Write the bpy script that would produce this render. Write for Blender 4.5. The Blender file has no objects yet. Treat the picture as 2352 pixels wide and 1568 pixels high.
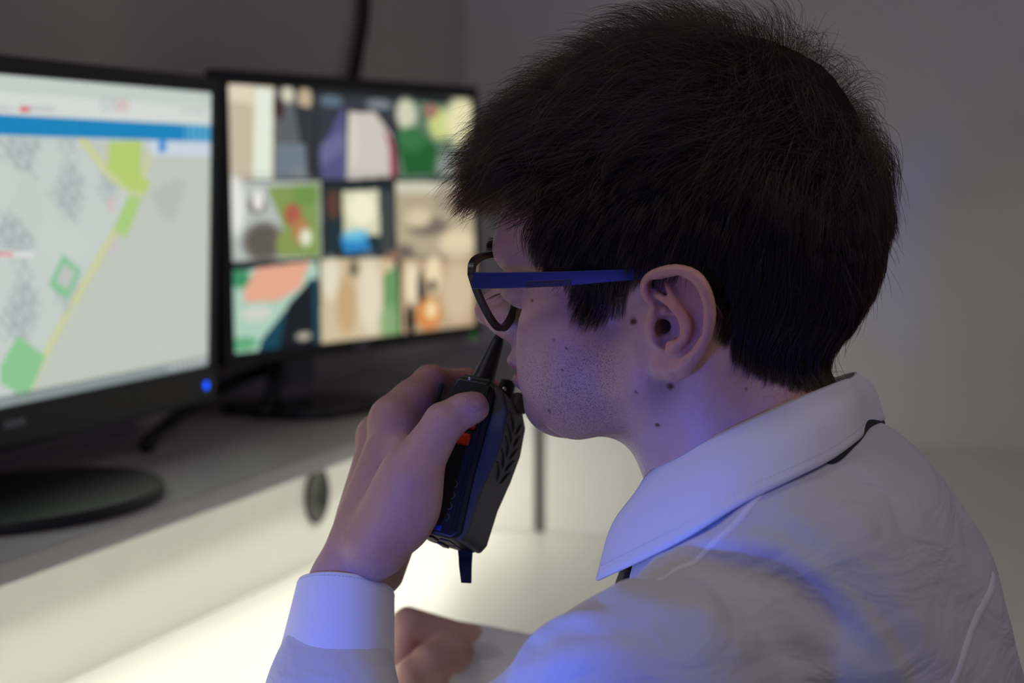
import bpy, bmesh, math, random
import numpy as np
from mathutils import Vector, Matrix
random.seed(7); rng = np.random.default_rng(11)
C = bpy.context.scene.collection
# ------------------------------------------------------------------ camera, world, exposure, lights
FPX = 4573.0; CX, CY = 1176.0, 784.0; PITCH = math.atan(384/FPX); CAMZ = 1.2
cam = bpy.data.cameras.new('camera'); cam.lens = 70; cam.sensor_width = 36
camo = bpy.data.objects.new('camera', cam); C.objects.link(camo)
camo.location = (0, 0, CAMZ); camo.rotation_euler = (math.pi/2-PITCH, 0, 0)
cam.clip_start = .02
cam.dof.use_dof = True; cam.dof.focus_distance = 1.09; cam.dof.aperture_fstop = 6.5
cam.dof.aperture_blades = 0
bpy.context.scene.camera = camo
vs = bpy.context.scene.view_settings
vs.view_transform = 'Standard'; vs.look = 'None'; vs.gamma = 1; vs.exposure = 0
w = bpy.data.worlds.new('room_air'); bpy.context.scene.world = w; w.use_nodes = True
w.node_tree.nodes['Background'].inputs[0].default_value = (.60, .58, .86, 1)
w.node_tree.nodes['Background'].inputs[1].default_value = .10

def lin(r, g, b):
    f = lambda c: (c/255/12.92) if c/255 <= .04045 else ((c/255+.055)/1.055)**2.4
    return (f(r), f(g), f(b))
U_ = np.array([.2973, .9548, 0]); N_ = np.array([-.9548, .2973, 0])     # along the wall, towards the wall
def SN(s, n, z): return Vector((U_*s + N_*n + np.array([0, 0, z])).tolist())
def area(name, loc, target, sx, sy, power, col, spread=180):
    l = bpy.data.lights.new(name, 'AREA'); l.shape = 'RECTANGLE'; l.size = sx; l.size_y = sy
    l.energy = power; l.color = col; l.spread = math.radians(spread)
    o = bpy.data.objects.new(name, l); C.objects.link(o); o.location = loc
    d = Vector(target)-Vector(loc); o.rotation_euler = d.to_track_quat('-Z', 'Y').to_euler()
    return o
# soft ceiling lamp of the room
area('ceiling_lamp', (.95, .25, 2.35), (.2, 2.0, .9), .9, .6, 5.9, (1, .89, .88))
area('monitor_glow_fill', (-.62, .95, 2.0), (.0, 1.15, 1.05), .5, .25, .34, (1, .95, .93), 80)  # unseen fill added at the left, standing in for monitor glow
# led strip stuck under the shelf
o = area('led_strip_light', SN(1.75, .846, .874), SN(1.75, .80, .0), 2.9, .010, 3.3, (1, .975, .80))
def frame_rot(X, D):
    X = Vector(X).normalized(); Z = -Vector(D).normalized(); Y = Z.cross(X).normalized()
    return Matrix((X, Y, Z)).transposed().to_euler()
o.rotation_euler = frame_rot(U_, SN(0, -1.0, -1))
# blue device light at the left, out of view
area('blue_indicator_light', (-.50, .20, .95), (.05, 1.05, 1.10), .07, .07, .36, (.12, .10, 1), 90)
for tgt_, pw_, sz_ in (((.035, 1.05, .945), 13, 23), ((-.125, 1.12, .925), 24, 8.5), ((.075, 1.02, 1.012), 16, 8)):  # unseen spots added to throw blue patches on shirt, cuff and collar
    sl_ = bpy.data.lights.new('added_blue_spot', 'SPOT'); sl_.energy = pw_; sl_.color = (.02, .14, 1); sl_.spot_size = math.radians(sz_); sl_.spot_blend = .7; sl_.shadow_soft_size = .012
    so_ = bpy.data.objects.new('added_blue_spot', sl_); C.objects.link(so_); so_.location = (-.50, .20, .86)
    so_.rotation_euler = (Vector(tgt_)-so_.location).to_track_quat('-Z', 'Y').to_euler()

# ------------------------------------------------------------------ frames
cp, sp = math.cos(PITCH), math.sin(PITCH)
def ray(px, py):
    x = (px-CX)/FPX; z = -(py-CY)/FPX
    return np.array([x, cp + z*sp, -sp + z*cp])
CAM = np.array([0, 0, CAMZ])
def P(px, py, Y):
    d = ray(px, py); return CAM + d*(Y/d[1])
def PZ(px, py, z):
    d = ray(px, py); return CAM + d*((z-CAMZ)/d[2])
TH = math.radians(19); OX = .100
FV = np.array([-math.cos(TH), math.sin(TH), 0]); LV = np.array([-math.sin(TH), -math.cos(TH), 0]); UV = np.array([0, 0, 1.])
HO = np.array([OX, 1.12, CAMZ-.080]); M3 = np.stack([FV, LV, UV])      # rows
def toL(p): return (np.asarray(p)-HO) @ M3.T*1000
def toW(q): return HO + (np.asarray(q, float)/1000) @ M3
def LP(px, py, Y): return toL(P(px, py, Y))
def HP(px, py, L):
    a = toL(CAM); b = ray(px, py) @ M3.T*1000
    return a + b*((L-a[1])/b[1])
def proj(q):
    p = toW(q)-CAM; y = p[..., 1]*cp - p[..., 2]*sp; z = p[..., 1]*sp + p[..., 2]*cp
    return np.stack([CX+FPX*p[..., 0]/y, CY-FPX*z/y], -1)

# ------------------------------------------------------------------ materials
def mat(name, col, rough=.6, metal=0, spec=.5, emit=None, estr=0, bump=None, trans=0, sss=0, vary=None, coat=0, sheen=0):
    m = bpy.data.materials.new(name); m.use_nodes = True; nt = m.node_tree; b = nt.nodes['Principled BSDF']
    b.inputs['Base Color'].default_value = (*col, 1); b.inputs['Roughness'].default_value = rough
    b.inputs['Metallic'].default_value = metal; b.inputs['Specular IOR Level'].default_value = spec
    if emit: b.inputs['Emission Color'].default_value = (*emit, 1); b.inputs['Emission Strength'].default_value = estr
    if trans: b.inputs['Transmission Weight'].default_value = trans
    if coat: b.inputs['Coat Weight'].default_value = coat
    if sheen: b.inputs['Sheen Weight'].default_value = sheen
    if sss:
        b.inputs['Subsurface Weight'].default_value = sss; b.inputs['Subsurface Radius'].default_value = (1, .35, .2); b.inputs['Subsurface Scale'].default_value = .006
    tc = nt.nodes.new('ShaderNodeTexCoord')
    if bump:
        n = nt.nodes.new('ShaderNodeTexNoise'); n.inputs['Scale'].default_value = bump[0]; n.inputs['Detail'].default_value = 6
        nt.links.new(tc.outputs['Object'], n.inputs['Vector'])
        bp = nt.nodes.new('ShaderNodeBump'); bp.inputs['Strength'].default_value = bump[1]; bp.inputs['Distance'].default_value = bump[2]
        nt.links.new(n.outputs['Fac'], bp.inputs['Height']); nt.links.new(bp.outputs[0], b.inputs['Normal'])
    if vary:
        n = nt.nodes.new('ShaderNodeTexNoise'); n.inputs['Scale'].default_value = vary[0]
        nt.links.new(tc.outputs['Object'], n.inputs['Vector'])
        mx = nt.nodes.new('ShaderNodeMix'); mx.data_type = 'RGBA'
        mx.inputs[6].default_value = (*[c*(1-vary[1]) for c in col], 1); mx.inputs[7].default_value = (*[min(1, c*(1+vary[1])) for c in col], 1)
        nt.links.new(n.outputs['Fac'], mx.inputs[0]); nt.links.new(mx.outputs[2], b.inputs['Base Color'])
    return m
M = {}
M['wall_left'] = mat('wall_paint_left', (.48, .445, .43), .85, bump=(160, .15, .001), vary=(2, .04))
M['wall_right'] = mat('wall_paint_right', (.60, .60, .62), .85, bump=(160, .15, .001), vary=(2, .03))
M['floor'] = mat('floor_vinyl', (.25, .24, .23), .5, vary=(6, .1))
M['ceiling'] = mat('ceiling_paint', (.7, .7, .7), .9, vary=(3, .03))
M['white_board'] = mat('white_laminate', (.78, .78, .75), .38, vary=(5, .02), bump=(300, .05, .0005))
M['shelf'] = mat('grey_laminate', (.40, .385, .40), .45, vary=(5, .03), bump=(300, .05, .0005))
M['black'] = mat('black_plastic', (.011, .011, .013), .42, bump=(900, .1, .0002))
M['black_gloss'] = mat('black_gloss_plastic', (.02, .019, .020), .35, vary=(8, .1))
M['stand_grey'] = mat('grey_stand_plastic', (.12, .115, .115), .4, vary=(8, .05))
M['logo'] = mat('printed_letters', (.35, .35, .38), .5, vary=(20, .02))
M['led_blue'] = mat('blue_led', (0, .05, .5), .4, emit=(.0, .09, 1), estr=2.2)
M['led_green'] = mat('green_led', (0, .3, .02), .4, emit=(.01, .30, .0), estr=.45)
M['led_tape'] = mat('led_tape', (.9, .9, .8), .4, emit=(1, .985, .86), estr=2.0)
M['grommet'] = mat('grommet_plastic', (.035, .04, .032), .55, vary=(30, .1))
M['cable'] = mat('cable_rubber', (.012, .011, .012), .55, bump=(500, .1, .0003))
M['hair_base'] = mat('dark_hair', (.008, .0065, .006), .8, spec=.1, bump=(400, .6, .002))
M['radio'] = mat('radio_black', (.008, .009, .011), .38, bump=(1500, .2, .0002))
M['radio_front'] = mat('radio_charcoal', (.06, .058, .062), .5, bump=(1800, .25, .0002))
M['radio_metal'] = mat('radio_metal', (.5, .5, .5), .3, metal=1, vary=(80, .05))
M['orange'] = mat('orange_rubber', (.75, .035, .008), .45, vary=(200, .05))
M['blue_mark'] = mat('blue_plastic_mark', (.01, .03, .35), .4, vary=(200, .05))
M['tie'] = mat('black_fabric', (.008, .009, .011), .8, bump=(1500, .3, .0003))
M['frame_brown'] = mat('dark_brown_acetate', (.022, .011, .011), .32, vary=(90, .1))
M['frame_blue'] = mat('blue_acetate', (.006, .015, .13), .38, vary=(90, .05))
M['tip_red'] = mat('dark_red_acetate', (.035, .005, .009), .55, vary=(90, .1))
M['eye'] = mat('eye_white', (.75, .72, .70), .15, vary=(60, .03))
M['stitch'] = mat('white_thread', (.50, .50, .56), .8, vary=(200, .05))
M['glass'] = mat('spectacle_lens', (.95, .97, 1), .02, trans=1)
nt = M['glass'].node_tree; gb = nt.nodes['Principled BSDF']; gb.inputs['IOR'].default_value = 1.06

def finish_cloth():
    m = mat('shirt_cotton', (.60, .60, .66), .85, spec=.2, sheen=.15); nt = m.node_tree; b = nt.nodes['Principled BSDF']
    tc = nt.nodes.new('ShaderNodeTexCoord')
    n1 = nt.nodes.new('ShaderNodeTexNoise'); n1.inputs['Scale'].default_value = 16; n1.inputs['Detail'].default_value = 3; n1.inputs['Distortion'].default_value = .8
    mp = nt.nodes.new('ShaderNodeMapping'); mp.inputs['Scale'].default_value = (1.0, .8, 2.2); mp.inputs['Rotation'].default_value = (.3, .6, .2)
    nt.links.new(tc.outputs['Object'], mp.inputs[0]); nt.links.new(mp.outputs[0], n1.inputs['Vector'])
    n2 = nt.nodes.new('ShaderNodeTexNoise'); n2.inputs['Scale'].default_value = 2500
    nt.links.new(tc.outputs['Object'], n2.inputs['Vector'])
    b1 = nt.nodes.new('ShaderNodeBump'); b1.inputs['Strength'].default_value = .42; b1.inputs['Distance'].default_value = .014
    b2 = nt.nodes.new('ShaderNodeBump'); b2.inputs['Strength'].default_value = .25; b2.inputs['Distance'].default_value = .0003
    nt.links.new(n1.outputs['Fac'], b1.inputs['Height']); nt.links.new(n2.outputs['Fac'], b2.inputs['Height'])
    nt.links.new(b1.outputs[0], b2.inputs['Normal']); nt.links.new(b2.outputs[0], b.inputs['Normal'])
    tr = nt.nodes.new('ShaderNodeBsdfTranslucent'); tr.inputs[0].default_value = (.6, .6, .66, 1)
    mx = nt.nodes.new('ShaderNodeMixShader'); mx.inputs[0].default_value = .12
    out = nt.nodes['Material Output']
    nt.links.new(b.outputs[0], mx.inputs[1]); nt.links.new(tr.outputs[0], mx.inputs[2]); nt.links.new(mx.outputs[0], out.inputs[0])
    return m
M['shirt'] = finish_cloth()
M['collar'] = mat('collar_cotton', (.66, .66, .74), .8, spec=.2, bump=(2500, .2, .0003), sheen=.15)

def skin_mat():
    m = mat('skin', (.5, .3, .26), .48, spec=.4, sss=.25); nt = m.node_tree; b = nt.nodes['Principled BSDF']
    L = nt.links.new; N = nt.nodes.new
    tc = N('ShaderNodeTexCoord')
    def attr(nm):
        a = N('ShaderNodeAttribute'); a.attribute_name = nm; return a
    blotch = N('ShaderNodeTexNoise'); blotch.inputs['Scale'].default_value = 45; blotch.inputs['Detail'].default_value = 4
    L(tc.outputs['Object'], blotch.inputs['Vector'])
    base = N('ShaderNodeMix'); base.data_type = 'RGBA'; base.inputs[6].default_value = (.56, .345, .29, 1); base.inputs[7].default_value = (.47, .265, .235, 1)
    L(blotch.outputs['Fac'], base.inputs[0])
    red = N('ShaderNodeMix'); red.data_type = 'RGBA'; red.inputs[7].default_value = (.50, .16, .13, 1)
    ar = attr('redness'); L(ar.outputs['Fac'], red.inputs[0]); L(base.outputs[2], red.inputs[6])
    # stubble: small dark dots where the beard grows
    vo = N('ShaderNodeTexVoronoi'); vo.inputs['Scale'].default_value = 1150; vo.inputs['Randomness'].default_value = 1
    L(tc.outputs['Object'], vo.inputs['Vector'])
    rp = N('ShaderNodeMapRange'); rp.inputs[1].default_value = .18; rp.inputs[2].default_value = .34; rp.inputs[3].default_value = 1; rp.inputs[4].default_value = 0
    L(vo.outputs['Distance'], rp.inputs[0])
    ab = attr('beard'); mu = N('ShaderNodeMath'); mu.operation = 'MULTIPLY'; L(rp.outputs[0], mu.inputs[0]); L(ab.outputs['Fac'], mu.inputs[1])
    ad = N('ShaderNodeMath'); ad.operation = 'MULTIPLY_ADD'; L(ab.outputs['Fac'], ad.inputs[0]); ad.inputs[1].default_value = .16; L(mu.outputs[0], ad.inputs[2])
    st = N('ShaderNodeMix'); st.data_type = 'RGBA'; st.inputs[7].default_value = (.07, .05, .055, 1); L(ad.outputs[0], st.inputs[0]); L(red.outputs[2], st.inputs[6])
    mo = N('ShaderNodeMix'); mo.data_type = 'RGBA'; mo.inputs[7].default_value = (.10, .036, .024, 1)
    am = attr('mole'); L(am.outputs['Fac'], mo.inputs[0]); L(st.outputs[2], mo.inputs[6])
    L(mo.outputs[2], b.inputs['Base Color'])
    v2 = N('ShaderNodeTexVoronoi'); v2.inputs['Scale'].default_value = 700; L(tc.outputs['Object'], v2.inputs['Vector'])
    n2 = N('ShaderNodeTexNoise'); n2.inputs['Scale'].default_value = 260; n2.inputs['Detail'].default_value = 5; L(tc.outputs['Object'], n2.inputs['Vector'])
    b1 = N('ShaderNodeBump'); b1.inputs['Strength'].default_value = .22; b1.inputs['Distance'].default_value = .0005; L(v2.outputs['Distance'], b1.inputs['Height'])
    b2 = N('ShaderNodeBump'); b2.inputs['Strength'].default_value = .35; b2.inputs['Distance'].default_value = .0016; L(n2.outputs['Fac'], b2.inputs['Height'])
    L(b1.outputs[0], b2.inputs['Normal']); L(b2.outputs[0], b.inputs['Normal'])
    return m
M['skin'] = skin_mat()
def hair_mat():
    m = bpy.data.materials.new('hair_fibre'); m.use_nodes = True; nt = m.node_tree; nt.nodes.clear()
    h = nt.nodes.new('ShaderNodeBsdfHairPrincipled'); h.parametrization = 'MELANIN'
    h.inputs['Melanin'].default_value = .95; h.inputs['Melanin Redness'].default_value = .55
    h.inputs['Roughness'].default_value = .38; h.inputs['Radial Roughness'].default_value = .5
    if 'Random Color' in h.inputs: h.inputs['Random Color'].default_value = .25
    o = nt.nodes.new('ShaderNodeOutputMaterial'); nt.links.new(h.outputs[0], o.inputs[0]); return m
M['hair'] = hair_mat()

# ------------------------------------------------------------------ object helpers
def link(name, me, m, parent=None):
    o = bpy.data.objects.new(name, me); C.objects.link(o)
    if m is not None: me.materials.append(m)
    if parent is not None: o.parent = parent; o.matrix_parent_inverse = parent.matrix_world.inverted()
    return o
def mesh_from(name, V, F, m, parent=None, smooth=True):
    me = bpy.data.meshes.new(name); V = np.asarray(V, np.float32)
    if isinstance(F, np.ndarray) and F.ndim == 2:
        n, k = F.shape; me.vertices.add(len(V)); me.vertices.foreach_set('co', V.ravel())
        me.loops.add(n*k); me.loops.foreach_set('vertex_index', F.astype(np.int32).ravel())
        me.polygons.add(n); me.polygons.foreach_set('loop_start', np.arange(0, n*k, k, dtype=np.int32))
        me.update(calc_edges=True); me.validate()
    else:
        me.from_pydata(V.tolist(), [], [list(map(int, f)) for f in F]); me.update()
    me.polygons.foreach_set('use_smooth', [smooth]*len(me.polygons))
    return link(name, me, m, parent)
def bm_obj(name, bm, m, parent=None, bevel=0, seg=3, smooth=False):
    bmesh.ops.recalc_face_normals(bm, faces=bm.faces)
    me = bpy.data.meshes.new(name); bm.to_mesh(me); bm.free()
    o = link(name, me, m, parent)
    if bevel:
        b = o.modifiers.new('b', 'BEVEL'); b.width = bevel; b.segments = seg; b.limit_method = 'ANGLE'; b.angle_limit = .6
    if smooth or bevel:
        me.polygons.foreach_set('use_smooth', [True]*len(me.polygons))
        if bevel:
            wn = o.modifiers.new('w', 'WEIGHTED_NORMAL'); wn.keep_sharp = True
    return o
def tag(o, label=None, cat=None, group=None, kind=None):
    if label: o['label'] = label
    if cat: o['category'] = cat
    if group: o['group'] = group
    if kind: o['kind'] = kind
    return o
def empty(name, loc, label, cat):
    o = bpy.data.objects.new(name, None); C.objects.link(o); o.location = loc; bpy.context.view_layer.update()
    return tag(o, label, cat)
def box_sn(bm, s0, s1, n0, n1, z0, z1):
    v = [bm.verts.new(SN(s, n, z)) for z in (z0, z1) for s, n in ((s0, n0), (s1, n0), (s1, n1), (s0, n1))]
    for f in ((0, 1, 2, 3), (4, 7, 6, 5), (0, 4, 5, 1), (1, 5, 6, 2), (2, 6, 7, 3), (3, 7, 4, 0)): bm.faces.new([v[i] for i in f])
def frame_box(bm, O, X, Y, Z, x, y, z):
    O, X, Y, Z = map(Vector, (O, X, Y, Z))
    v = [bm.verts.new(O+X*a+Y*b+Z*c) for c in z for a, b in ((x[0], y[0]), (x[1], y[0]), (x[1], y[1]), (x[0], y[1]))]
    for f in ((0, 1, 2, 3), (4, 7, 6, 5), (0, 4, 5, 1), (1, 5, 6, 2), (2, 6, 7, 3), (3, 7, 4, 0)): bm.faces.new([v[i] for i in f])
def prism(bm, pts, O, X, Y, Z, z0, z1):
    """polygon pts in the X,Y plane extruded along Z"""
    O, X, Y, Z = map(Vector, (O, X, Y, Z))
    a = [bm.verts.new(O+X*p[0]+Y*p[1]+Z*z0) for p in pts]; b = [bm.verts.new(O+X*p[0]+Y*p[1]+Z*z1) for p in pts]
    n = len(pts)
    bm.faces.new(a); bm.faces.new(b[::-1])
    for i in range(n): bm.faces.new((a[i], a[(i+1) % n], b[(i+1) % n], b[i]))
def catmull(pts, n):
    P_ = np.asarray(pts, float); P_ = np.vstack([2*P_[0]-P_[1], P_, 2*P_[-1]-P_[-2]]); out = []
    m = len(P_)-3
    for i in range(m):
        p0, p1, p2, p3 = P_[i:i+4]
        for t in np.linspace(0, 1, n, endpoint=False):
            out.append(.5*((2*p1)+(-p0+p2)*t+(2*p0-5*p1+4*p2-p3)*t*t+(-p0+3*p1-3*p2+p3)*t**3))
    out.append(P_[-2]); return np.array(out)
def tube_bm(bm, pts, r, seg=12, flat=None):
    pts = [Vector(p) for p in pts]; n = len(pts); rs = r if hasattr(r, '__len__') else [r]*n; rings = []
    ref = Vector((0, 0, 1))
    t0 = (pts[1]-pts[0]).normalized()
    if abs(t0.dot(ref)) > .9: ref = Vector((1, 0, 0))
    u = t0.cross(ref).normalized()
    for i in range(n):
        t = (pts[min(i+1, n-1)]-pts[max(i-1, 0)]).normalized()
        u = (u - t*u.dot(t)).normalized(); v = t.cross(u)
        rings.append([bm.verts.new(pts[i]+(u*math.cos(a)+v*math.sin(a)*(flat or 1))*rs[i]) for a in [2*math.pi*k/seg for k in range(seg)]])
    for i in range(n-1):
        for k in range(seg): bm.faces.new((rings[i][k], rings[i][(k+1) % seg], rings[i+1][(k+1) % seg], rings[i+1][k]))
    bm.faces.new(rings[0][::-1]); bm.faces.new(rings[-1])
def disc_bm(bm, c, X, Y, rx, ry, z, dz, seg=40):
    pts = [(rx*math.cos(2*math.pi*k/seg), ry*math.sin(2*math.pi*k/seg)) for k in range(seg)]
    prism(bm, pts, Vector(c), X, Y, Vector(X).cross(Vector(Y)), z, z+dz)

# ------------------------------------------------------------------ room
SW = 3.32; NW = 1.12
def struct(name, s, m):
    bm = bmesh.new(); box_sn(bm, *s); return tag(bm_obj(name, bm, m), kind='structure')
struct('wall_left', (-2.2, SW+.1, NW, NW+.1, 0, 2.6), M['wall_left'])
struct('wall_right', (SW, SW+.1, -2.6, NW, 0, 2.6), M['wall_right'])
struct('floor', (-2.2, SW+.1, -2.6, NW+.1, -.05, 0), M['floor'])
struct('ceiling', (-2.2, SW+.1, -2.6, NW+.1, 2.6, 2.65), M['ceiling'])

# ------------------------------------------------------------------ desk
ZS = .90; ZD = .75
desk = empty('desk', SN(1.9, .6, 0), 'long white desk with a raised grey monitor shelf lit from underneath', 'desk')
def dpart(name, s, m, bev=.0015):
    bm = bmesh.new(); box_sn(bm, *s); return bm_obj(name, bm, m, desk, bev, 2)
dpart('worktop', (.2, SW-.002, .30, NW-.002, ZD-.03, ZD), M['white_board'])
dpart('added_pale_worktop', (1.75, SW-.002, -1.3, .299, ZD-.03, ZD), M['white_board'])  # guessed extension, added so the wall and lower right turn out paler
dpart('monitor_shelf', (.2, SW-.002, .83, NW-.002, ZS-.019, ZS), M['shelf'])
dpart('back_panel', (.2, SW-.002, .897, .913, ZD, ZS-.019), M['white_board'])
dpart('joint_strip', (2.384, 2.396, .697, .712, ZD, ZD+.149), M['stand_grey'], 0)
dpart('side_panel', (2.38, 2.396, .712, .824, ZD, ZD+.15), M['white_board'])
dpart('side_panel', (2.38, 2.396, .52, .697, ZD, ZD+.15), M['white_board'])
dpart('leg_panel', (.2, .225, .32, NW-.01, 0, ZD-.03), M['white_board'])
dpart('leg_panel', (SW-.03, SW-.005, .32, NW-.01, 0, ZD-.03), M['white_board'])
lt = dpart('led_strip', (.3, 3.2, .841, .851, ZS-.0225, ZS-.019), M['led_tape'], 0)
# cable grommet in the back panel
g = P(725, 1135, 2.36); s_ = float(g @ U_); 
d = ray(725, 1137); t_ = (.897)/(d @ N_); g = CAM + d*t_
gs = float(g @ U_)
bm = bmesh.new()
ring = [(.033, 0), (.033, .004), (.030, .005), (.026, .004), (.026, .0015), (0, .0012)]
seg = 40; prev = None
for r_, h_ in ring:
    cur = [bm.verts.new(SN(gs+r_*math.cos(2*math.pi*k/seg), .897-h_, g[2]+r_*math.sin(2*math.pi*k/seg))) for k in range(seg)] if r_ else [bm.verts.new(SN(gs, .897-h_, g[2]))]
    if prev:
        for k in range(seg):
            if len(cur) == 1: bm.faces.new((prev[k], prev[(k+1) % seg], cur[0]))
            else: bm.faces.new((prev[k], prev[(k+1) % seg], cur[(k+1) % seg], cur[k]))
    prev = cur
tag(bm_obj('cable_grommet', bm, M['grommet'], smooth=True), 'round dark grey cable grommet in the lit white panel under the shelf', 'cable grommet')

# ------------------------------------------------------------------ screens (pictures computed as colour attributes)
def screen_mesh(name, O, X, Z, wd, ht, fn, strength, parent, nx=420, nz=250):
    xs = np.linspace(0, 1, nx); zs = np.linspace(0, 1, nz); gx, gz = np.meshgrid(xs, zs)
    V = np.asarray(O)+gx[..., None]*wd*np.asarray(X)+gz[..., None]*ht*np.asarray(Z)
    i = np.arange(nx*nz).reshape(nz, nx); F = np.stack([i[:-1, :-1], i[:-1, 1:], i[1:, 1:], i[1:, :-1]], -1).reshape(-1, 4)
    col = fn(gx.ravel(), 1-gz.ravel())         # v measured downwards
    o = mesh_from(name, V.reshape(-1, 3), F, None, parent)
    a = o.data.color_attributes.new('picture', 'FLOAT_COLOR', 'POINT')
    c = np.ones((len(col), 4), np.float32); s = col/255; c[:, :3] = np.where(s <= .04045, s/12.92, ((s+.055)/1.055)**2.4); a.data.foreach_set('color', c.ravel())
    m = bpy.data.materials.new(name+'_glow'); m.use_nodes = True; nt = m.node_tree; b = nt.nodes['Principled BSDF']
    at = nt.nodes.new('ShaderNodeAttribute'); at.attribute_name = 'picture'
    nt.links.new(at.outputs['Color'], b.inputs['Emission Color']); b.inputs['Emission Strength'].default_value = strength
    b.inputs['Base Color'].default_value = (.02, .02, .02, 1); b.inputs['Roughness'].default_value = .5
    o.data.materials.append(m); return o
def sd_poly(x, y, pts):
    pts = np.asarray(pts, float); ins = np.zeros(x.shape, bool); n = len(pts)
    for i in range(n):
        x1, y1 = pts[i]; x2, y2 = pts[(i+1) % n]
        if y1 == y2: continue
        c = ((y1 > y) != (y2 > y)) & (x < (x2-x1)*(y-y1)/(y2-y1)+x1); ins ^= c
    return ins
def put(col, m, rgb, a=1.0):
    m = m.astype(float)[:, None]*a; return col*(1-m)+np.array(rgb, float)*m
def seg_d(x, y, a, b):
    ax, ay = a; bx, by = b; t = np.clip(((x-ax)*(bx-ax)+(y-ay)*(by-ay))/((bx-ax)**2+(by-ay)**2), 0, 1)
    return np.hypot(x-ax-t*(bx-ax), y-ay-t*(by-ay))
def soft(m): return m

# ------------------------------------------------------------------ monitors
class Plane:
    """upright plane through point O with unit X (to the right along the screen) tilted by tau about X"""
    def __init__(s, O, X, tau):
        s.O = np.asarray(O, float); s.X = np.asarray(X, float); h = np.cross([0, 0, 1.], s.X)        # away from the viewer
        s.Z = np.array([0, 0, 1.])*math.cos(tau)+h*math.sin(tau); s.B = np.cross(s.Z, s.X)           # B = backwards
    def uv(s, px, py):
        d = ray(px, py); n = s.B; t = ((s.O-CAM) @ n)/(d @ n); p = CAM+d*t-s.O; return p @ s.X, p @ s.Z
def monitor(name, pl, wd, ht, bz, depth, fn, label, base, neck, led, ledmat, logo_at, logo_sz, strength):
    bl, br, bt, bb = bz
    root = empty(name, (*base['c'][:2], ZS), label, 'monitor')
    # bezel: a rim of four mitred bars round the screen, the case behind it
    bm = bmesh.new()
    x0, x1, z0, z1 = -bl, wd+br, -bb, ht+bt
    outer = [(x0, z0), (x1, z0), (x1, z1), (x0, z1)]; inner = [(0, 0), (wd, 0), (wd, ht), (0, ht)]
    def vv(p, b): return bm.verts.new((pl.O+pl.X*p[0]+pl.Z*p[1]+pl.B*b).tolist())
    of = [vv(p, -.006) for p in outer]; ob = [vv(p, .016) for p in outer]; i_f = [vv(p, -.006) for p in inner]; ib = [vv(p, .003) for p in inner]
    for k in range(4):
        j = (k+1) % 4
        bm.faces.new((of[k], of[j], i_f[j], i_f[k])); bm.faces.new((i_f[k], i_f[j], ib[j], ib[k])); bm.faces.new((of[j], of[k], ob[k], ob[j]))
    bm.faces.new(ob[::-1])
    bm_obj('bezel', bm, M['black'], root, .003, 3)
    bm = bmesh.new(); frame_box(bm, pl.O, pl.X, pl.Z, pl.B, (.02, wd-.02), (.0, ht-.01), (.012, depth)); frame_box(bm, pl.O, pl.X, pl.Z, pl.B, (wd*.25, wd*.75), (.03, ht*.7), (depth-.002, depth+.014))
    bm_obj('back_case', bm, M['black'], root, .008, 3)
    screen_mesh('screen', pl.O+pl.B*-.0005, pl.X, pl.Z, wd, ht, fn, strength, root)
    # stand
    c, ux, uy = np.array([*base['c'][:2], ZS]), base['ux'], np.cross([0, 0, 1.], base['ux'])
    bm = bmesh.new(); pts = base['shape']
    prism(bm, pts, c, ux, uy, (0, 0, 1), .0, .012); bm_obj('stand_base', bm, M['black_gloss'] if base['gloss'] else M['black'], root, .003, 3)
    bm = bmesh.new(); nw, nd, ntop, noff = neck
    frame_box(bm, c+uy*noff, ux, uy, (0, 0, 1), (-nw/2, nw/2), (-nd/2, nd/2), (.012, ntop))
    bm_obj('stand_neck', bm, M['stand_grey'], root, .006, 3)
    bm = bmesh.new(); disc_bm(bm, pl.O+pl.X*led[0]+pl.Z*led[1]-pl.B*.0060, pl.X, pl.Z, led[2], led[2], -.0015, .0025, 20)
    lo = bm_obj('power_light', bm, ledmat, root)
    # maker's name on the lower bezel: a row of small raised letters
    bm = bmesh.new(); x = logo_at[0]
    for ch in 'MWMWHM':
        wl = logo_sz*.62
        for a, b_, c_, d_ in ((0, 0, .18, 1), (.82, 0, 1, 1), (.2, .35, .8, .62)):
            frame_box(bm, pl.O, pl.X, pl.Z, pl.B, (x+a*wl, x+c_*wl), (logo_at[1]+b_*logo_sz, logo_at[1]+d_*logo_sz), (-.0066, -.0058))
        x += wl*1.3
    bm_obj('logo', bm, M['logo'], root)
    return root

# --- left monitor: a street map
s1 = 1.999
n1 = .972
O1s = 1.35
p_ = CAM.copy()
base_pl = Plane([*(SN(O1s, n1, 0))[:2], 0], U_, math.radians(-1.6))
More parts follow.
